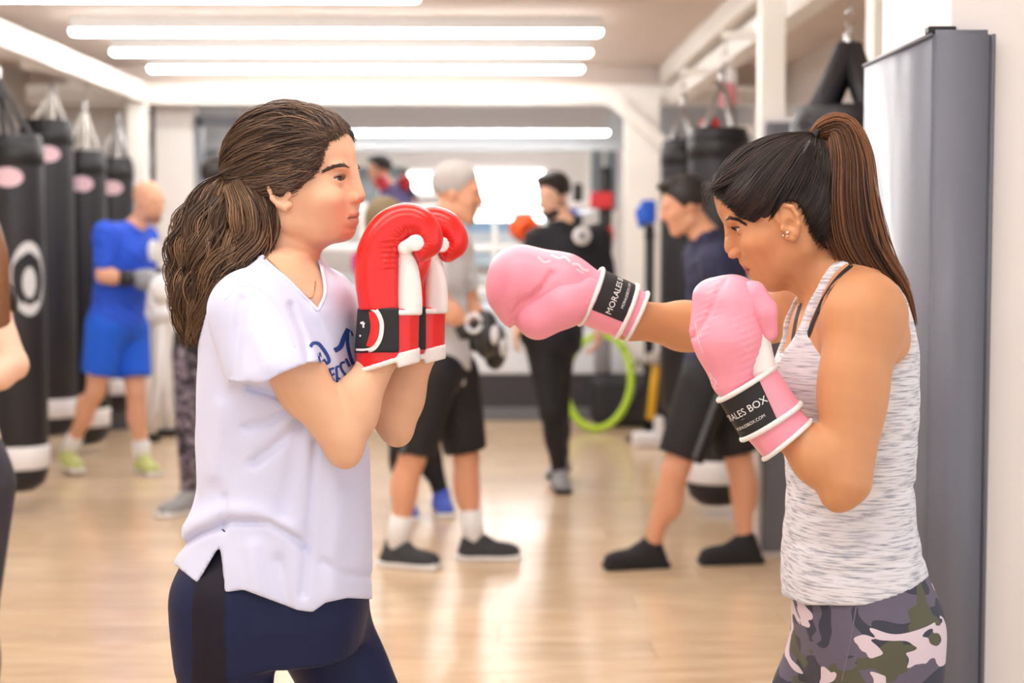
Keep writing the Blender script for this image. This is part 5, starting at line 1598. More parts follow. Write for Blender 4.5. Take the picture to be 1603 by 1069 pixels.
# t-shirt
hx_, hy_ = zip(*[(240, 866), (262, 874), (309, 913), (339, 862), (343, 857), (346, 862), (352, 927), (381, 923), (432, 942), (466, 955), (489, 958), (510, 943), (543, 936), (590, 938)])
NECK1 = [(418, 380), (410, 401), (424, 416), (446, 434), (472, 460), (497, 485), (505, 470), (507, 450), (503, 425), (494, 402), (480, 375)]
tee_p = [loft_px(TEE_ROWS, Y1)]
v = Vol(np.arange(px_x(235, Y1) - 0.02, px_x(600, Y1) + 0.03, 0.0034), np.arange(Y1 - 0.27, Y1 + 0.25, 0.004), np.arange(px_z(975, Y1), px_z(385, Y1), 0.0034))
v.add(tee_p[0], 0)
slN = G(432, 590, -0.175); slF = shF * 0.52 + elF * 0.48
v.add(RC(shF, slF, 0.056, 0.064), 0.03)
for e in (-1, 1): v.add(RC(G(447, 432, 0.05 * e), shN if e < 0 else shF, 0.036, 0.052), 0.03)
# sleeve hems
def cut_end(v, c, n, rad):
    c = np.asarray(c); n = unit(n)
    v.sub(FN(c - rad, c + rad, lambda X, Y, Z: np.maximum(-((X - c[0]) * n[0] + (Y - c[1]) * n[1] + (Z - c[2]) * n[2]), np.sqrt((X - c[0] - n[0] * rad * 0.6) ** 2 + (Y - c[1] - n[1] * rad * 0.6) ** 2 + (Z - c[2] - n[2] * rad * 0.6) ** 2) - rad * 0.95)), 0)
def near_sleeve(X, Y, Z):
    PX, PY = proj(X, Y, Z)
    hem = np.interp(PX, [340, 362, 412, 440, 470, 500, 520], [599, 599, 599, 583, 571, 566, 566])
    return (PY - hem) * mm
_rc = RC(shN + np.array([0.0, 0.008, 0.0]), slN, 0.062, 0.071)
v.add(FN(_rc.lo, _rc.hi, lambda X, Y, Z: np.maximum(_rc.ev(X, Y, Z), near_sleeve(X, Y, Z))), 0.022)
cut_end(v, slF, elF - shF, 0.10)
def neck_hole(X, Y, Z):
    PX, PY = proj(X, Y, Z)
    return np.maximum(NP1(PX, PY) * mm, Y - (Y1 + 0.075))
NP1 = poly_raster(NECK1, 6, 1.0, 40)
v.sub(FN(G(400, 495, -0.25), G(515, 365, 0.08), neck_hole), 0.003)
v.displace(creases([([(268, 866), (312, 836), (362, 816), (420, 818), (468, 846), (476, 858)], 6, 0.0094), ([(290, 826), (345, 800), (400, 800), (455, 828)], 16, -0.0087),
                    ([(494, 690), (488, 780), (474, 930)], 7, 0.0065), ([(520, 720), (528, 800), (520, 930)], 16, -0.0058), ([(478, 652), (440, 690), (398, 724)], 9, 0.0087), ([(455, 640), (420, 660), (385, 668)], 7, 0.0065),
                    ([(390, 606), (440, 622), (480, 640)], 6, 0.0094), ([(470, 660), (455, 740), (440, 800)], 12, 0.0058), ([(345, 640), (335, 740)], 16, -0.0058), ([(436, 880), (450, 950)], 12, 0.0072), ([(395, 860), (400, 925)], 14, -0.0072),
                    ([(455, 480), (476, 530), (482, 560)], 7, 0.0058), ([(378, 470), (372, 540), (366, 590)], 8, 0.0058), ([(500, 490), (520, 540), (535, 600)], 10, -0.0043), ([(398, 520), (420, 570)], 12, -0.0043),
                    ([(505, 880), (540, 900), (575, 902)], 8, 0.0043), ([(352, 780), (350, 830)], 6, 0.0043)]))
v.displace(lambda X, Y, Z: 0.0016 * noise3(X, Y, Z, 45, 11))
v.keep(lambda X, Y, Z: (proj(X, Y, Z)[1] - np.interp(proj(X, Y, Z)[0], hx_, hy_)) * mm)
tee = vol_obj('t_shirt', v, M_TEE, woman1, it=2)
BT = bvh_of(tee)
zz = lambda pts: [(470 + a / 7.635, 480 + b / 7.635) for a, b in pts]
V_, F_ = strokes_mesh([(zz([(122, 480), (150, 440), (215, 440), (270, 500), (325, 585), (345, 650), (310, 675), (275, 630)]), 5.5), (zz([(222, 550), (245, 640), (285, 745)]), 6), (zz([(410, 525), (480, 480), (520, 380), (575, 265)]), 8),
                       (zz([(565, 300), (568, 450), (600, 600), (635, 690)]), 5.5), (zz([(352, 735), (365, 830), (405, 895)]), 4), (zz([(350, 750), (405, 735)]), 3.5), (zz([(372, 822), (412, 800)]), 3.5),
                       (zz([(430, 715), (440, 850), (440, 970)]), 4), (zz([(430, 720), (468, 712)]), 3.5), (zz([(435, 850), (478, 862)]), 3.5), (zz([(440, 930), (490, 920)]), 3.5),
                       (zz([(535, 660), (488, 680), (492, 740), (530, 800), (562, 850), (515, 905)]), 4), (zz([(545, 620), (592, 715)]), 4.5), (zz([(610, 290), (628, 350)]), 3)])
decal('chest_print', V_, F_, [BT], M_PRINT, tee)
# neckline rib and sleeve stitch
rib = drape(smooth_path([(411, 402), (424, 417), (446, 435), (472, 461), (497, 486)], 24), [BT], 0.000)
tube('neck_rib', rib, 0.0034, M_TEE, tee, 8)
tube('neck_rib', drape(smooth_path([(498, 486), (508, 465), (509, 445), (504, 420)], 14), [BT], 0.0), 0.0030, M_TEE, tee, 8)
tube('shoulder_seam', drape(smooth_path([(352, 470), (376, 448), (410, 455), (440, 490), (462, 545)], 20), [BT], -0.0006), 0.0013, M_TEE, tee, 6)
tube('hem_bead', drape([(348, 829), (352, 832)], [BT], 0.0), 0.0012, M_GBLACK, tee, 6)

# leggings and shoes
v = Vol(np.arange(px_x(250, Y1) - 0.08, px_x(770, Y1), 0.0055), np.arange(Y1 - 0.22, Y1 + 0.25, 0.0055), np.arange(0.10, px_z(790, Y1), 0.0055))
v.add(loft_px([(800, 318, 560, .135), (850, 292, 566, .15), (900, 276, 572, .163), (950, 273, 572, .165), (1010, 280, 560, .16)], Y1), 0)
for (hp, kn, an), e in (((hipN, knN1, anN1), -1), ((hipF, knF1, anF1), 1)):
    tp = hp + np.array([0.0, 0, -0.02])
    v.add(RC(tp, kn, 0.083, 0.054), 0.03); v.add(RC(kn, an, 0.050, 0.035), 0.03); v.add(EL(kn * 0.68 + an * 0.32 + np.array([-0.02, 0, 0]), (0.053, 0.05, 0.10)), 0.03)
v.displace(lambda X, Y, Z: 0.0012 * noise3(X, Y, Z, 40, 4))
def leg_col(V):
    PX, PY = proj(V[:, 0], V[:, 1], V[:, 2])
    side = (V[:, 1] < Y1 - 0.03) & (PX > 302 - (PY - 900) * 0.01) & (PX < 354 + (PY - 900) * 0.02)
    return np.where(side[:, None], np.array(lin(27, 22, 36)), np.array(lin(24, 32, 68)))
vol_obj('leggings', v, M_NAVY, woman1, leg_col)
def trainer(root, an, td, m, sole):
    td = unit([*td, 0]); sd = np.array([-td[1], td[0], 0]); ud = np.array([0, 0, 1.0]); rot = np.array([td, sd, ud]); o_ = np.array([an[0], an[1], 0])
    C = lambda a, b, c_: o_ + td * a + sd * b + ud * c_
    ps = [BX(C(0.06, 0, 0.036), (0.125, 0.042, 0.022), rot, 0.02), EL(C(0.02, 0, 0.06), (0.07, 0.042, 0.05), rot), EL(C(0.09, 0, 0.05), (0.095, 0.043, 0.034), rot), RC(C(-0.02, 0, 0.05), C(-0.005, 0, 0.10), 0.041, 0.043)]
    s_ = solid('shoe', ps, 0.007, m, root, 0.02)
    solid('sole', [BX(C(0.06, 0, 0.014), (0.135, 0.045, 0.014), rot, 0.011)], 0.007, sole, s_)
    tube('laces', [C(0.05, -0.02, 0.092), C(0.06, 0.02, 0.087), C(0.075, -0.02, 0.082), C(0.085, 0.02, 0.077)], 0.003, sole, s_, 5)
for an, td in ((anN1, (1, -0.35)), (anF1, (1, 0.1))): trainer(woman1, an, td, S_GREY, C_WHITE)

# necklace
tube('necklace', drape(smooth_path([(417, 404), (440, 425), (462, 448), (478, 462), (487, 466), (492, 455), (494, 440)], 40), [B1], 0.0008), 0.0010, M_GOLD, woman1, 6)

# hair
rng = np.random.default_rng(12)
hc1 = np.array([-0.006, 0, 0.052]); hr1 = np.array([0.0945, 0.0795, 0.0845])
HPOLY = poly_raster([p for p in [(541, 206), (528, 211), (511, 221), (502, 248), (490, 266), (478, 281), (466, 293), (452, 297), (438, 289), (424, 284), (419, 300), (421, 330), (420, 372), (408, 400), (380, 395), (352, 330), (350, 270), (366, 228), (386, 194), (418, 168), (462, 156), (502, 166), (530, 184)]], 6, 1.0, 40)
v = Vol(np.arange(px_x(340, Y1), px_x(560, Y1), 0.0028), np.arange(Y1 - 0.12, Y1 + 0.12, 0.0028), np.arange(px_z(415, Y1), px_z(150, Y1), 0.0028))
v.add(EL(H1.P(*hc1), hr1, H1.A), 0)
v.add(EL(H1.P(-0.030, 0, -0.002), (0.062, 0.066, 0.085), H1.A), 0.03)
def hairmask(X, Y, Z):
    return np.broadcast_to(HPOLY(*proj(X, Y, Z)) * mm, np.broadcast(X, Y, Z).shape)
v.keep(hairmask, 0.004)
hair1 = vol_obj('hair', v, mat('hair_under', lin(50, 34, 27), 0.7), woman1)
def on_skull(H, cen, rad, f, u, sgn=1):
    q = 1 - ((f - cen[0]) / rad[0]) ** 2 - ((u - cen[2]) / rad[2]) ** 2
    return np.array([f, cen[1] + sgn * rad[1] * math.sqrt(max(q, 0.0)), u])
def hair_cols(n, rng, a, b, p=1.0):
    t = rng.uniform(0, 1, n)[:, None] ** p
    return (np.array(a) * (1 - t) + np.array(b) * t) * rng.uniform(0.8, 1.15, n)[:, None]
line = smooth_path([(541, 207), (527, 213), (511, 222), (503, 248), (492, 266), (480, 280), (468, 292), (453, 296), (438, 289), (425, 284)], 60)
st = skin_starts(B1, line, H1)
tie1 = np.array([*H1.fu(360, 277)]); tie1 = np.array([tie1[0], 0.0, tie1[1]])
front = skin_near(B1, smooth_path([(540, 205), (533, 209), (524, 214), (512, 221), (505, 234), (502, 248), (494, 263), (484, 276)], 30), H1)
mid_ = skin_near(B1, smooth_path([(508, 212), (470, 180), (440, 190), (455, 215), (450, 245), (445, 268), (444, 284), (452, 292)], 30), H1)
mid_[0] = np.array([0.07, 0.0, 0.115])
for i in range(8): mid_[i] = np.array([0.03, 0.005 * i, 0.140])
front[0] = front[0] * [1, 0.2, 1]
pa = sweep_bez(H1, hc1, hr1, front, mid_, tie1, 2600, rng, 0.0042, (0.001, 0.010), 26, 0.003, 2.4, 0.12)
pa2 = sweep_hair(H1, hc1, hr1, st, tie1, 700, rng, 0.003, (0.000, 0.006), 26, 0.003)
pa = np.vstack([pa, pa2])
pa3 = sweep_bez(H1, hc1, hr1, skin_near(B1, smooth_path([(496, 258), (484, 276), (474, 287), (466, 292)], 12), H1), skin_near(B1, smooth_path([(424, 276), (420, 286), (414, 300)], 12), H1), tie1, 420, rng, 0.003, (0.003, 0.010), 26, 0.002, 2.0, 0.2)
pa = np.vstack([pa, pa3])
low = [on_skull(H1, hc1, hr1, *H1.fu(x, y), 1) for x, y in smooth_path([(424, 330), (423, 350), (420, 372), (412, 395)], 14)] + [on_skull(H1, hc1, hr1, *H1.fu(x, y), -1) for x, y in [(424, 330), (423, 350), (420, 372)]]
pb = sweep_hair(H1, np.array([-0.03, 0, 0.0]), np.array([0.064, 0.068, 0.087]), [np.array([p[0], (0.05 if p[1] >= 0 else -0.05), p[2]]) for p in low], tie1, 500, rng, 0.003, (0, 0.006), 26, 0.006)
pa = np.vstack([pa, pb])
pa = push_out(pa, B1, (0.001, 0.008), rng)
strands('hair_strands', pa, rng.uniform(0.0006, 0.0012, len(pa)), M_HAIRC, hair1, hair_cols(len(pa), rng, lin(58, 39, 31), lin(138, 106, 82), 1.7))
# wavy tail
pc, idc = bundle([G(360, 276, 0.0), G(343, 305, -0.02), G(326, 350, -0.035), G(313, 395, -0.05), G(303, 440, -0.055), G(298, 490, -0.055), G(303, 545, -0.05)], [0.008, 0.030, 0.045, 0.046, 0.034, 0.024, 0.010], [0.008, 0.022, 0.034, 0.036, 0.03, 0.022, 0.010], 2300, rng, 0.0085, 2.8, 30, 34, stray=0.07)
pd_, idd = bundle([G(372, 285, -0.045), G(392, 330, -0.060), G(392, 372, -0.058), G(368, 408, -0.062), G(335, 450, -0.07), G(314, 500, -0.065), G(306, 540, -0.06)], [0.022, 0.034, 0.034, 0.034, 0.028, 0.018, 0.008], [0.012, 0.018, 0.02, 0.022, 0.022, 0.018, 0.008], 1900, rng, 0.007, 2.4, 30, 28, stray=0.06)
cc = hair_cols(34, rng, lin(60, 40, 31), lin(158, 120, 88), 1.4)
strands('ponytail', pc, rng.uniform(0.0006, 0.0012, len(pc)), M_HAIRC, hair1, cc[idc % 34] * rng.uniform(0.75, 1.2, len(pc))[:, None])
strands('loose_lengths', pd_, rng.uniform(0.0006, 0.0012, len(pd_)), M_HAIRC, hair1, cc[idd % 34] * rng.uniform(0.65, 1.05, len(pd_))[:, None])
core = [RC(G(356, 282, 0), G(338, 325, -0.03), 0.0072, 0.0187), RC(G(338, 325, -0.03), G(322, 385, -0.045), 0.0187, 0.0230), RC(G(322, 385, -0.045), G(302, 450, -0.05), 0.0230, 0.0130), RC(G(302, 450, -0.05), G(300, 520, -0.05), 0.0130, 0.0043),
        RC(G(388, 320, -0.045), G(388, 370, -0.045), 0.0202, 0.0187), RC(G(388, 370, -0.045), G(345, 430, -0.055), 0.0187, 0.0130)]
solid('ponytail_core', core, 0.005, MATS['hair_under'], hair1, 0.02)
a = np.linspace(0, 2 * math.pi, 25)[:-1]
tc_ = G(358, 279, 0.0)
tube('hair_tie', [tc_ + np.array([0.004 * math.sin(q), 0.016 * math.cos(q), 0.014 * math.sin(q)]) for q in a], 0.004, M_GBLACK, woman1, 8, True)
tube('hair_charm', smooth_path([G(361, 268, -0.02), G(356, 267, -0.022), G(354, 271, -0.024), G(357, 275, -0.025), G(361, 276, -0.025), G(359, 281, -0.025), G(355, 284, -0.025)], 26), 0.0019, mat('pearl_white', lin(240, 234, 226), 0.3), woman1, 8)

# ------------------------------------------------------------------ red boxing gloves
def red_glove(label, mp, Yc, near):
    """mp maps the near glove's pixels to this glove's"""
    P3 = lambda pts: [(*mp(a, b), r * mp.s) for a, b, r in (smooth_path(pts, 6 * len(pts)) if len(pts) > 2 else pts)]
    o = thing('boxing_glove', label, 'boxing glove', Q(*mp(607, 530), Yc), 'red boxing gloves')
    sc = Yc / FPX * mp.s / 0.001
    pad = EX2(P3([(594, 480, 32), (590, 430, 34.5), (594, 392, 33.5), (608, 362, 31), (634, 345, 27.5), (660, 353, 25), (672, 377, 21.5), (661, 393, 16.5)]), Yc, 0.053 * sc, 0.0245)
    cc = mp(640, 378)
    def wrk(X, Y, Z):
        PX, PY = proj(X, Y, Z); a = np.arctan2(PY - cc[1], PX - cc[0]); r = np.hypot(PX - cc[0], PY - cc[1]) / mp.s
        m1 = np.exp(-((r - 20) / 11) ** 2) * (PY < cc[1] + 24)
        w1 = 0.0013 * np.sin(a * 30 + 0.8 * np.sin(a * 7)) * m1
        m2 = np.exp(-((PX - mp(612, 0)[0]) / 16) ** 2) * ((PY > cc[1] - 5) & (PY < mp(0, 425)[1]))
        return w1 + 0.0011 * np.sin(PY * 0.75 + 0.04 * PX) * m2 + 0.0008 * noise3(X, Y, Z, 60, 9)
    solid('padding', [pad], 0.0022, M_GRED, o, 0, 1, disp=wrk, keep=lambda X, Y, Z: (proj(X, Y, Z)[1] - mp(0, 485)[1]) * mm)
    palm = [EX2(P3([(633, 392, 11), (639, 425, 17), (641, 465, 20), (641, 492, 20)]), Yc, 0.043, 0.014), EX2(P3([(633, 388, 11), (645, 379, 9)]), Yc, 0.0480, 0.006), EX2(P3([(651.5, 380, 13.4), (651.6, 380, 13.4)]), Yc, 0.0495, 0.003)]
    solid('palm', palm, 0.003, M_GWHITE, o, 0.004, 2, keep=lambda X, Y, Z: (proj(X, Y, Z)[1] - mp(0, 493)[1]) * mm)
    e = 1 if near else -1
    tx = 0 if near else -26
    solid('thumb', [RC(Q(*mp(622 + tx, 470), Yc + e * 0.040), Q(*mp(632 + tx, 415), Yc + e * 0.048), 0.020, 0.021), RC(Q(*mp(632 + tx, 415), Yc + e * 0.048), Q(*mp(644 + tx, 398), Yc + e * 0.042), 0.020, 0.016)], 0.004, M_GRED, o, 0.012)
    cu = P3([(610, 478, 47), (607.5, 530, 48), (605, 600, 50)])
    hx = [mp(x, 0)[0] for x in (540, 552, 621, 622, 660, 670)]; hy = [mp(0, y)[1] for y in (590, 587, 565, 574, 564, 562)]
    hem = lambda X, Y, Z: (proj(X, Y, Z)[1] - np.interp(proj(X, Y, Z)[0], hx, hy)) * mm
    top = lambda X, Y, Z: (mp(0, 483)[1] - proj(X, Y, Z)[1]) * mm
    c0 = EX2(cu, Yc, 0.049, 0.040)
    cuff = solid('cuff', [c0], 0.003, M_GRED, o, keep=lambda X, Y, Z: np.maximum(hem(X, Y, Z), top(X, Y, Z)))
    xm = mp(622, 0)[0]
    solid('white_trim', [EX2(cu, Yc, 0.049, 0.040, 0.0022)], 0.003, M_GWHITE, o, keep=lambda X, Y, Z: np.maximum(hem(X, Y, Z) - 0.002, -hem(X, Y, Z) - np.where(proj(X, Y, Z)[0] < xm, 0.0065, 0.021)))
    solid('palm_trim', [EX2(cu, Yc, 0.049, 0.040, 0.0022)], 0.003, M_GWHITE, o, keep=lambda X, Y, Z: np.maximum(np.maximum((mp(0, 485)[1] - proj(X, Y, Z)[1]) * mm, (proj(X, Y, Z)[1] - mp(0, 494)[1]) * mm), (xm - 1 - proj(X, Y, Z)[0]) * mm))
    strap = solid('strap', [EX2(cu, Yc, 0.049, 0.040, 0.0028)], 0.003, M_GBLACK, o, keep=lambda X, Y, Z: np.maximum(np.maximum((mp(0, 482)[1] - proj(X, Y, Z)[1]) * mm, (proj(X, Y, Z)[1] - mp(0, 552)[1]) * mm), (proj(X, Y, Z)[0] - mp(625, 0)[0]) * mm))
    if near:
        bs = bvh_of(strap)
        V_, F_ = strokes_mesh([([(583.5, 487), (586.5, 515), (579.5, 543)], 13)])
        decal('red_field', V_, F_, [bs], M_GRED, strap, 0.0008)
        V_, F_ = strokes_mesh([([(559, 480.5), (574, 481), (588, 486), (596, 500), (597.5, 515), (594, 532), (585, 545), (572, 549), (557, 549)], 7)])
        decal('white_d_outline', V_, F_, [bs], M_GWHITE, strap, 0.0014)
        V_, F_ = strokes_mesh([([(564, 505), (571, 507)], 3.4), ([(568, 503), (569, 513)], 2.6), ([(562.5, 525), (565, 526)], 3)])
        decal('strap_letters', V_, F_, [bs], M_GWHITE, strap, 0.0014)
    return o
class Mp:
    def __init__(s, dx, dy, sc, ox=625.0, oy=440.0): s.dx, s.dy, s.s, s.ox, s.oy = dx, dy, sc, ox, oy
    def __call__(s, x, y): return (s.ox + s.dx + (x - s.ox) * s.s, s.oy + s.dy + (y - s.oy) * s.s)
red_glove('red boxing glove nearer the camera, with black strap and white D-shaped outline', Mp(0, 0, 1.0), Y1 - 0.10, True)
red_glove('red boxing glove with white palm, held behind the nearer red one', Mp(42, 0, 0.955), Y1 + 0.075, False)

# ------------------------------------------------------------------ woman with the pink gloves
Y2 = 2.62
G2 = lambda px, py, dy=0.0: Q(px, py, Y2 + dy)
mm2 = Y2 / FPX
H2 = Head(1245, 346, Y2, (-math.cos(R(10)), math.sin(R(10))), R(24))
PROF2 = [(1115.5, 297), (1115.5, 306), (1119.5, 322), (1125, 336), (1130.5, 346), (1135, 354), (1137, 361), (1137, 371), (1136, 381), (1134, 390), (1134.5, 394.5), (1139, 399.5), (1148, 402), (1154.5, 405), (1157, 412.5), (1163.5, 417.5),
         (1166, 421), (1166.5, 423), (1171.5, 427.5), (1175.5, 433), (1180, 438.5), (1186, 446), (1196, 453), (1220, 456), (1262, 452), (1305, 420), (1318, 360), (1312, 300), (1292, 250), (1258, 224), (1208, 217), (1168, 228), (1140, 250), (1122, 280)]
woman2 = thing('person', 'woman in grey heather tank top and camouflage leggings throwing a punch', 'person', (px_x(1345, Y2), Y2, 0), 'women sparring in front')
TANK_ROWS = [(424, 1312, 1372, .085), (440, 1284, 1392, .118), (465, 1256, 1408, .138), (500, 1240, 1419, .148), (550, 1231, 1430, .146), (595, 1217, 1432, .142), (640, 1221, 1432, .138), (700, 1236, 1430, .130), (760, 1243, 1427, .126),
             (810, 1240, 1430, .132), (860, 1237, 1441, .146), (900, 1235, 1450, .156), (965, 1240, 1457, .162)]
s2N, e2N, w2N = G2(1352, 494, -0.150), G2(1324, 752, -0.200), G2(1222, 662, -0.165)
s2F, e2F, w2F = G2(1262, 478, 0.150), G2(1118, 516, 0.300), G2(985, 500, 0.205)
h2N, k2N, a2N = G2(1385, 960, -0.085), G2(1370, 1330, -0.10), np.array([px_x(1470, Y2 - 0.1), Y2 - 0.10, 0.085])
h2F, k2F, a2F = G2(1330, 968, 0.080), G2(1175, 1275, 0.10), np.array([px_x(1195, Y2 + 0.12), Y2 + 0.12, 0.085])
xs = axis(px_x(900, Y2 + 0.2), px_x(1500, Y2), 0.0042, (px_x(1108, Y2), px_x(1262, Y2), 0.0015))
ys = axis(Y2 - 0.32, Y2 + 0.42, 0.0045, (Y2 - 0.10, Y2 + 0.085, 0.0017))
zs = np.concatenate([axis(-0.01, px_z(815, Y2), 0.008), axis(px_z(815, Y2) + 0.004, px_z(462, Y2), 0.004), axis(px_z(460, Y2), px_z(285, Y2), 0.0015), axis(px_z(283, Y2), px_z(190, Y2), 0.004)])
v = Vol(xs, ys, zs)
L2, eyes2, ml2 = build_head(v, H2, PROF2, dict(glab=(1131, 346), nas=(1137, 361), tip=(1134, 391), sub=(1154.5, 405), sto=(1167, 422), chin=(1184, 446), eye_u=0.0240))
v.add(RC(G2(1258, 395, 0.0), G2(1312, 465, 0.0), 0.044, 0.052), 0.02)
v.add(RC(G2(1243, 400, -0.030), G2(1272, 470, -0.018), 0.010, 0.011), 0.02)
v.add(loft_px([(a, l + 5, r - 5, ry - 0.005) for a, l, r, ry in TANK_ROWS if a < 820] + [(860, 1255, 1424, .125), (1010, 1290, 1430, .12)], Y2), 0.02)
TRAPS = [(RC(G2(1318, 442, 0.035 * e), G2(1345, 462, 0.11 * e), 0.034, 0.036), 0.03) for e in (-1, 1)]
for p, k in TRAPS: v.add(p, k)
v.add(EL(G2(1261, 592, -0.062), (0.040, 0.046, 0.048)), 0.03); v.add(EL(G2(1261, 592, 0.062), (0.040, 0.046, 0.048)), 0.03)
# guarding arm
v.add(EL(s2N + np.array([0.002, 0, -0.005]), (0.060, 0.056, 0.066)), 0.03)
v.add(RC(s2N, e2N, 0.056, 0.037), 0.025); v.add(EL(s2N * 0.5 + e2N * 0.5 + np.array([-0.006, 0, 0.01]), (0.049, 0.046, 0.085)), 0.02)
v.add(RC(e2N, w2N, 0.036, 0.029), 0.010); v.add(EL(e2N * 0.62 + w2N * 0.38, (0.043, 0.040, 0.042)), 0.02)
v.add(EL(G2(1310, 780, -0.200), (0.021, 0.021, 0.020)), 0.020)
v.add(RC(w2N, G2(1160, 560, -0.15), 0.029, 0.030), 0.02)
# punching arm
v.add(EL(s2F, (0.058, 0.055, 0.06)), 0.03)
v.add(RC(s2F, e2F, 0.054, 0.042), 0.025); v.add(RC(e2F, w2F, 0.041, 0.032), 0.012); v.add(EL(e2F * 0.65 + w2F * 0.35, (0.05, 0.042, 0.043)), 0.02)
v.add(RC(w2F, G2(905, 468, 0.19), 0.032, 0.034), 0.02)
for hp, kn, an in ((h2N, k2N, a2N), (h2F, k2F, a2F)):
    v.add(RC(hp * 0.9 + kn * 0.1, kn, 0.068, 0.046), 0.02); v.add(RC(kn, an, 0.048, 0.034), 0.03); v.add(EL(kn * 0.68 + an * 0.32 + np.array([0.02, 0, 0]), (0.05, 0.048, 0.10)), 0.03)
    v.add(RC(an - np.array([0, 0, 0.04]), an + np.array([-0.13, -0.02, -0.055]), 0.03, 0.024), 0.02)
SK2 = lin(208, 148, 104)
body2 = vol_obj('body', v, M_SKIN, woman2, skin_col(SK2, H2, L2, lin(170, 88, 78), lin(212, 126, 90), 0.0240), it=1)
B2 = bvh_of(body2)
M_BROW2 = mat('brow_black', lin(42, 28, 24), 0.7)
eye_parts(woman2, H2, eyes2, unit(H2.A[0] * 1.0 + np.array([0, 0, 0.25])), M_LASH)
brow(woman2, H2, B2, [(1134.5, 346), (1140, 343.5), (1148, 343.5), (1157, 346.5), (1164, 350.5)], 150, M_BROW2, 1.4)

# tank top
v = Vol(np.arange(px_x(1185, Y2), px_x(1475, Y2), 0.0033), np.arange(Y2 - 0.19, Y2 + 0.19, 0.0036), np.arange(px_z(965, Y2), px_z(395, Y2), 0.0033))
v.add(loft_px(TANK_ROWS, Y2, pad=0.003), 0)
for p, k in TRAPS: v.add(RC(p.a, p.b, p.r1 + 0.006, p.r2 + 0.006), k)
v.add(EL(G2(1260, 592, -0.062), (0.046, 0.052, 0.054)), 0.03); v.add(EL(G2(1260, 592, 0.062), (0.046, 0.052, 0.054)), 0.03)
def tank_open(X, Y, Z):
    PX, PY = proj(X, Y, Z); lat = np.abs(Y - Y2)
    arm_b = 603 - 0.0 * PX
    armhole = np.maximum(0.098 - lat + np.clip((PY - 540) / 900, -0.02, 0.06), (PY - np.interp(PX, [1270, 1290, 1340, 1397, 1425, 1440], [560, 592, 612, 606, 585, 540])) * mm2)
    neck = np.maximum(lat - 0.058, (PY - np.interp(PX, [1225, 1244, 1262, 1300, 1340, 1365, 1400], [552, 556, 548, 500, 440, 432, 440])) * mm2)
    return np.minimum(armhole, neck)
v.sub(FN(np.array([px_x(1205, Y2), Y2 - 0.2, px_z(640, Y2)]), np.array([px_x(1470, Y2), Y2 + 0.2, px_z(390, Y2)]), tank_open), 0.003)
tx_, ty_ = zip(*[(1210, 925), (1240, 938), (1263, 947), (1351, 948), (1399, 934), (1433, 920), (1456, 900), (1475, 890)])
v.displace(creases([([(1250, 800), (1300, 812), (1350, 806)], 5, 0.003), ([(1420, 690), (1370, 720), (1340, 760)], 7, 0.004), ([(1425, 640), (1390, 662), (1365, 690)], 6, 0.003), ([(1428, 760), (1390, 775), (1350, 800)], 7, 0.0035),
                    ([(1428, 830), (1380, 838), (1330, 830)], 8, 0.003), ([(1246, 850), (1290, 858), (1340, 850)], 8, 0.0025), ([(1300, 900), (1380, 890), (1440, 870)], 9, 0.003), ([(1240, 640), (1262, 665), (1275, 700)], 6, 0.003),
                    ([(1342, 800), (1340, 948)], 3, 0.0012)]))
v.displace(lambda X, Y, Z: 0.0013 * noise3(X, Y, Z * 2.2, 40, 21))
v.keep(lambda X, Y, Z: (proj(X, Y, Z)[1] - np.interp(proj(X, Y, Z)[0], tx_, ty_)) * mm2)
tank = vol_obj('tank_top', v, M_TANK, woman2, it=2)
BK = bvh_of(tank)
def piping(path, nm='armhole_piping'):
    P_ = drape(smooth_path(path, 26), [BK, B2], 0.0006)
    if len(P_) > 3: tube(nm, P_, 0.0022, M_WHITEV, tank, 7)
V_, F_ = strokes_mesh([([(1334, 414), (1312, 434), (1292, 462), (1275, 498), (1262, 532), (1252, 552)], 6)])
decal('sports_bra_strap', V_, F_, [B2], M_BRA, woman2, 0.0022)
V_, F_ = strokes_mesh([([(1253, 474), (1246, 500), (1241, 530), (1241, 550)], 5)])
decal('sports_bra_strap', V_, F_, [B2], M_BRA, woman2, 0.0022)

# leggings
v = Vol(np.arange(px_x(1110, Y2) - 0.02, px_x(1490, Y2) + 0.08, 0.0055), np.arange(Y2 - 0.22, Y2 + 0.25, 0.0055), np.arange(0.10, px_z(860, Y2), 0.0055))
v.add(loft_px([(865, 1246, 1436, .135), (900, 1247, 1456, .152), (945, 1249, 1470, .165), (985, 1253, 1474, .168), (1040, 1262, 1474, .166), (1075, 1275, 1462, .16)], Y2), 0)
for hp, kn, an in ((h2N, k2N, a2N), (h2F, k2F, a2F)):
    v.add(RC(hp + np.array([0, 0, -0.03]), kn, 0.086, 0.056), 0.03); v.add(RC(kn, an, 0.052, 0.036), 0.03); v.add(EL(kn * 0.68 + an * 0.32 + np.array([0.02, 0, 0]), (0.053, 0.05, 0.10)), 0.03)
lg2 = vol_obj('leggings', v, M_CAMO, woman2)
BL2 = bvh_of(lg2)
tube('side_seam', drape(smooth_path([(1340, 950), (1334, 990), (1326, 1030), (1318, 1066)], 14), [BL2], 0.0), 0.0011, mat('seam_mauve', lin(120, 112, 130), 0.7), lg2, 6)
for an in (a2N, a2F): trainer(woman2, an, (-1, -0.2), S_GREY, C_WHITE)

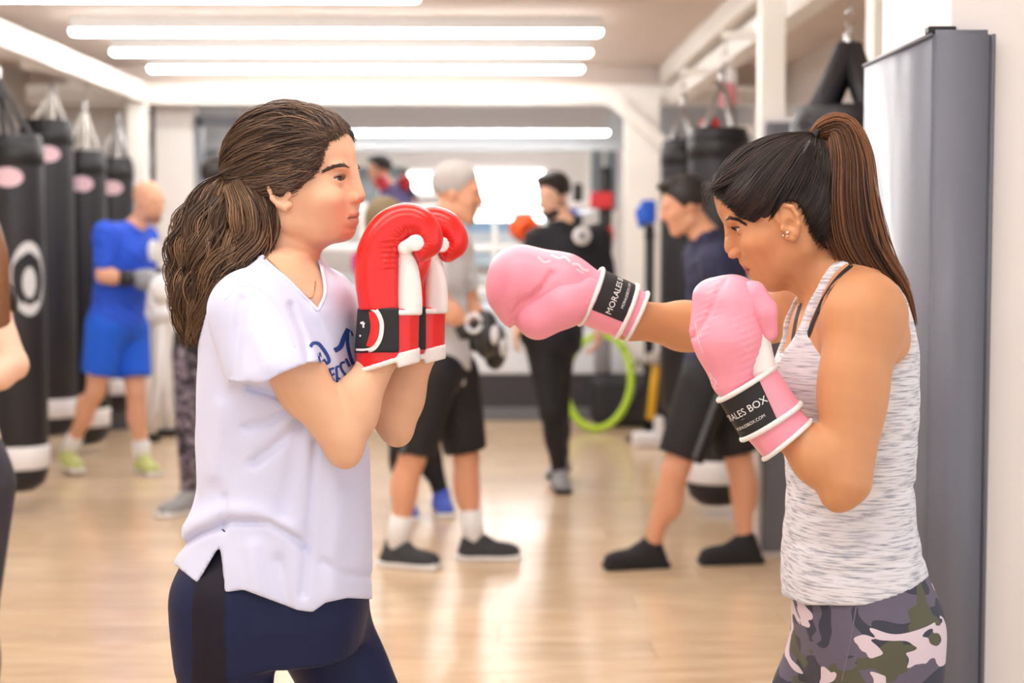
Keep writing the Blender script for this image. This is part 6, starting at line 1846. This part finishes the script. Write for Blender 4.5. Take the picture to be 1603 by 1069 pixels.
# necklaces, ear studs
tube('necklace', drape(smooth_path([(1290, 455), (1276, 478), (1264, 505), (1254, 525), (1249, 530), (1250, 510), (1256, 485)], 40), [B2], 0.0008), 0.0009, M_GOLD, woman2, 6)
for (x, y, r_) in ((1232.5, 364, 0.0028), (1226.5, 369, 0.0023), (1233, 369.5, 0.0018)):
    p = drape([(x, y)], [B2], 0.0012)
    if len(p): solid('ear_stud', [EL(p[0], (r_, r_, r_))], 0.0009, M_SILV, woman2)

# hair
rng = np.random.default_rng(22)
HP2 = [(1112, 290), (1118, 302), (1130, 311), (1142, 322), (1153, 334), (1166, 335), (1182, 337), (1196, 343), (1204, 340), (1212, 328), (1222, 318), (1236, 315), (1250, 320), (1258, 334), (1264, 352), (1278, 382), (1298, 402), (1320, 400), (1330, 340), (1325, 270), (1296, 215), (1262, 196), (1205, 194), (1160, 206), (1128, 234), (1112, 266)]
HPOLY2 = poly_raster(HP2, 6, 1.0, 40)
hc2 = np.array([0.004, 0, 0.049]); hr2 = np.array([0.1015, 0.0785, 0.0875])
EC2 = EL(H2.P(*hc2), hr2, H2.A)
v = Vol(np.arange(px_x(1095, Y2), px_x(1350, Y2), 0.0028), np.arange(Y2 - 0.12, Y2 + 0.12, 0.0028), np.arange(px_z(415, Y2), px_z(180, Y2), 0.0028))
v.add(EC2, 0); v.add(EL(H2.P(-0.042, 0, 0.0), (0.050, 0.060, 0.075), H2.A), 0.03)
v.keep(lambda X, Y, Z: np.broadcast_to(HPOLY2(*proj(X, Y, Z)) * mm2, np.broadcast(X, Y, Z).shape), 0.004)
hair2 = vol_obj('hair', v, mat('hair_under_black', lin(30, 22, 21), 0.5), woman2)
line2 = smooth_path([(1113, 288), (1118, 301), (1130, 310), (1142, 321), (1153, 333), (1166, 338), (1182, 341), (1197, 352), (1204, 344), (1212, 328), (1222, 318), (1237, 315), (1250, 319), (1257, 333), (1263, 351), (1272, 372), (1283, 388)], 90)
st = skin_starts(B2, [p for p in line2 if p[0] > 1205], H2)
t2 = H2.fu(1274, 212); tie2 = np.array([t2[0], 0.0, t2[1]])
front = skin_near(B2, smooth_path([(1115, 284), (1116, 296), (1120, 303), (1130, 311), (1142, 322), (1153, 333), (1162, 338), (1176, 341)], 30), H2)
mid_ = skin_near(B2, smooth_path([(1180, 240), (1180, 255), (1178, 275), (1176, 295), (1180, 315), (1188, 332), (1200, 346)], 30), H2)
for i in range(8): front[i] = np.array([front[8][0] + 0.002, 0.006 * i, front[8][2] + 0.012 - 0.001 * i]); mid_[i] = np.array([0.055, 0.004 * i, 0.135])
pa = sweep_bez(H2, hc2, hr2, front, mid_, tie2, 3000, rng, 0.0012, (0.000, 0.005), 22, 0.0025, 1.6, 0.10)
pa2 = sweep_hair(H2, hc2, hr2, st, tie2, 900, rng, 0.0010, (0.000, 0.004), 22, 0.003)
pa = np.vstack([pa, pa2])
pa = push_out(pa, B2, (0.001, 0.006), rng)
strands('hair_strands', pa, rng.uniform(0.0005, 0.0010, len(pa)), M_HAIRC, hair2, hair_cols(len(pa), rng, lin(22, 15, 14), lin(70, 50, 42), 2.6))
TP2 = [G2(1273, 212, 0), G2(1292, 202, -0.01), G2(1316, 206, -0.02), G2(1328, 250, -0.035), G2(1331, 310, -0.05), G2(1342, 370, -0.055), G2(1366, 415, -0.06), G2(1404, 458, -0.06), G2(1430, 512, -0.055)]
pc, idc = bundle(TP2, [0.008, 0.017, 0.026, 0.034, 0.040, 0.042, 0.034, 0.020, 0.006], [0.008, 0.014, 0.022, 0.030, 0.034, 0.034, 0.028, 0.018, 0.006], 2600, rng, 0.0022, 1.4, 30, 40, stray=0.03)
cc = hair_cols(40, rng, lin(58, 36, 26), lin(142, 92, 58), 1.3)
strands('ponytail', pc, rng.uniform(0.0005, 0.0010, len(pc)), M_HAIRC, hair2, cc[idc % 40] * rng.uniform(0.75, 1.2, len(pc))[:, None])
core = []
for i, (a_, b_) in enumerate(zip(TP2[:-1], TP2[1:])):
    w_ = [0.005, 0.009, 0.014, 0.018, 0.022, 0.022, 0.017, 0.009, 0.003]; core.append(RC(a_, b_, w_[i], w_[i + 1]))
solid('ponytail_core', core, 0.005, mat('hair_under_brown', lin(52, 33, 25), 0.55), hair2, 0.015)
tc_ = G2(1275, 211, 0.0)
tube('hair_tie', [tc_ + np.array([0.006 * math.sin(q), 0.014 * math.cos(q), 0.013 * math.sin(q)]) for q in np.linspace(0, 2 * math.pi, 25)[:-1]], 0.0055, M_GBLACK, woman2, 8, True)
fly = []
for i in range(40):
    a_ = G2(rng.uniform(1112, 1122), rng.uniform(280, 300), rng.uniform(-0.04, 0.02)); b_ = a_ + np.array([rng.uniform(-0.016, -0.002), 0, -rng.uniform(0.01, 0.05)])
    fly.append(smooth_path([a_, (a_ + b_) / 2 + np.array([-0.008, 0, 0.004]), b_], 10))
strands('flyaway_hair', fly, 0.00035, M_HAIRC, hair2, hair_cols(40, rng, lin(50, 40, 38), lin(90, 76, 70)))

# ------------------------------------------------------------------ pink boxing gloves
def pink_common(o, cyl1, cyl2, start, direction, a1, texts, slant=0.0):
    main = solid('cuff', [cyl1], 0.003, M_PINK, o)
    low = solid('wrist_band', [cyl2], 0.003, M_PINK, o)
    ring_trim('white_trim', cyl1, 0.02, 0.0042, M_GWHITE, o); ring_trim('white_trim', cyl1, 0.98, 0.0042, M_GWHITE, o); ring_trim('white_trim', cyl2, 0.98, 0.0038, M_GWHITE, o)
    pt = cyl_patch('black_patch', cyl1, 0.05, 0.95, -0.5, a1, 0.0014, start, M_GBLACK, o, slant=slant)
    for t, size, am, tm in texts: cyl_text(t, cyl1, size, am, tm, start, direction, M_GWHITE, pt)
    return main

# the guarding glove
dN = -0.165
gN = thing('boxing_glove', 'pink boxing glove held up at the chin of the woman in the tank top', 'boxing glove', G2(1180, 620, dN), 'pink boxing gloves')
def wrN(X, Y, Z):
    PX, PY = proj(X, Y, Z)
    d1 = seg2d(PX, PY, [(1136, 440), (1122, 462), (1112, 490), (1098, 512), (1087, 528)])
    w = 0.0040 * np.exp(-(d1 / 4.5) ** 2)
    along = (PX - 1120) * 0.35 + (PY - 470) * 0.94
    w = w + 0.0010 * np.sin((PY * 0.95 + PX * 0.45) * 0.75) * np.exp(-((d1 - 9) / 9) ** 2) * (PX < 1128)
    rr = (PY - 560) * 0.9 + (PX - 1150) * 0.35
    w = w + 0.0010 * np.sin(rr * 0.62 + 0.5 * np.sin(PX * 0.08)) * np.exp(-((PX - 1172) / 26) ** 2) * (PY > 490)
    return w + 0.0006 * noise3(X, Y, Z, 70, 31)
solid('padding', [RC(G2(1143, 478, dN), G2(1140, 530, dN), 0.0450, 0.0500), RC(G2(1140, 530, dN), G2(1150, 590, dN), 0.0500, 0.0365), (RC(G2(1116, 468, dN + 0.015), G2(1106, 516, dN + 0.008), 0.031, 0.025), 0.010), (RC(G2(1150, 470, dN + 0.03), G2(1140, 510, dN + 0.04), 0.036, 0.036), 0.02)],
      0.0032, M_PINK, gN, 0.015, 2, disp=wrN)
def wrT(X, Y, Z):
    PX, PY = proj(X, Y, Z); return 0.0009 * np.sin((PY + 0.3 * PX) * 0.85) * np.exp(-((PX - 1190) / 8) ** 2)
solid('thumb', [RC(G2(1178, 462, dN - 0.012), G2(1194, 488, dN - 0.015), 0.022, 0.0205), RC(G2(1194, 488, dN - 0.015), G2(1201, 519, dN - 0.012), 0.0205, 0.0160)], 0.003, M_PINK, gN, 0.01, 2, disp=wrT)
solid('palm', [RC(G2(1184, 520, dN - 0.008), G2(1190, 576, dN - 0.010), 0.018, 0.0235)], 0.003, M_GWHITE, gN)
c1 = CYL(G2(1168.5, 598, dN), G2(1208, 661, dN - 0.005), 0.0485, 0.0500, 0.86)
c2 = CYL(G2(1206, 657, dN - 0.005), G2(1233, 689, dN - 0.01), 0.0445, 0.0440, 0.86)
px_u = proj(*(c1.a + c1.u * 0.05)); px_0 = proj(*c1.a)
sgN = 1 if px_u[0] < px_0[0] else -1          # the patch starts behind the lower-left outline
pink_common(gN, c1, c2, sgN, 1, 1.86, [('MORALES BOX', 0.0150, 0.72, 0.52), ('__', 0.006, 0.80, 0.57), ('MORALESBOX.COM', 0.0066, 0.85, 0.76)], slant=-0.2)
gpad = [c for c in gN.children if c.name.startswith('padding')][0]
gb = bvh_of(gpad)
for st_ in [([(1110, 583), (1114, 590), (1111, 596), (1117, 600)], 2.2), ([(1116, 592), (1121, 598), (1118, 605), (1124, 609)], 2.2), ([(1088, 505), (1091, 520), (1094, 535), (1100, 552)], 1.6), ([(1093, 512), (1097, 528)], 1.3)]:
    V_, F_ = strokes_mesh([st_]); decal('print_stroke', V_, F_, [gb], M_PINKL, gpad, 0.0008)


# the punching glove
dF = 0.20
gF = thing('boxing_glove', 'pink boxing glove at the end of the outstretched punching arm', 'boxing glove', G2(960, 480, dF), 'pink boxing gloves')
k_ = (Y2 + dF) / 2.6
def wrF(X, Y, Z):
    PX, PY = proj(X, Y, Z)
    d1 = seg2d(PX, PY, [(864, 428), (853, 446), (835, 464), (814, 476), (806, 490), (806, 510)])
    w = 0.0065 * np.exp(-(d1 / 5) ** 2)
    w = w + 0.0014 * np.sin(PX * 0.7 + PY * 0.5) * np.exp(-((d1 - 8) / 8) ** 2) * (PX < 835)
    return w + 0.0007 * noise3(X, Y, Z, 60, 41)
solid('padding', [RC(G2(816, 436, dF), G2(880, 446, dF), 0.0535 * k_, 0.047 * k_), RC(G2(880, 446, dF), G2(922, 462, dF), 0.047 * k_, 0.040 * k_), (RC(G2(804, 462, dF), G2(812, 480, dF), 0.040 * k_, 0.036 * k_), 0.02)],
      0.0034, M_PINK, gF, 0.02, 2, disp=wrF)
solid('thumb', [RC(G2(842, 499, dF - 0.022), G2(884, 474, dF - 0.026), 0.0330 * k_, 0.0370 * k_), RC(G2(884, 474, dF - 0.026), G2(912, 462, dF - 0.02), 0.037 * k_, 0.034 * k_)], 0.0034, M_PINK, gF, 0.012)
c1 = CYL(G2(924, 464, dF - 0.004), G2(981, 488, dF), 0.0460 * k_, 0.0435 * k_, 0.95)
c2 = CYL(G2(979, 487, dF), G2(997, 495.5, dF), 0.0405 * k_, 0.0400 * k_, 0.95)
px_u = proj(*(c1.a + c1.u * 0.05)); px_0 = proj(*c1.a)
sgF = 1 if px_u[1] < px_0[1] else -1          # the patch starts behind the upper outline
pink_common(gF, c1, c2, sgF, -1, 1.95, [('MORALES BOX', 0.0145, 0.88, 0.56), ('MORALESBOX.COM', 0.0062, 0.95, 0.78)])
gpad = [c for c in gF.children if c.name.startswith('padding')][0]
gb = bvh_of(gpad)
for st_ in [([(862, 399), (875, 404), (884, 402), (893, 410)], 3.2), ([(895, 413), (905, 414), (912, 421), (922, 424)], 4), ([(842, 402), (852, 410), (862, 408)], 3), ([(902, 421), (914, 428)], 2.6)]:
    V_, F_ = strokes_mesh([st_]); decal('print_stroke', V_, F_, [gb], M_PINKL, gpad, 0.0008)
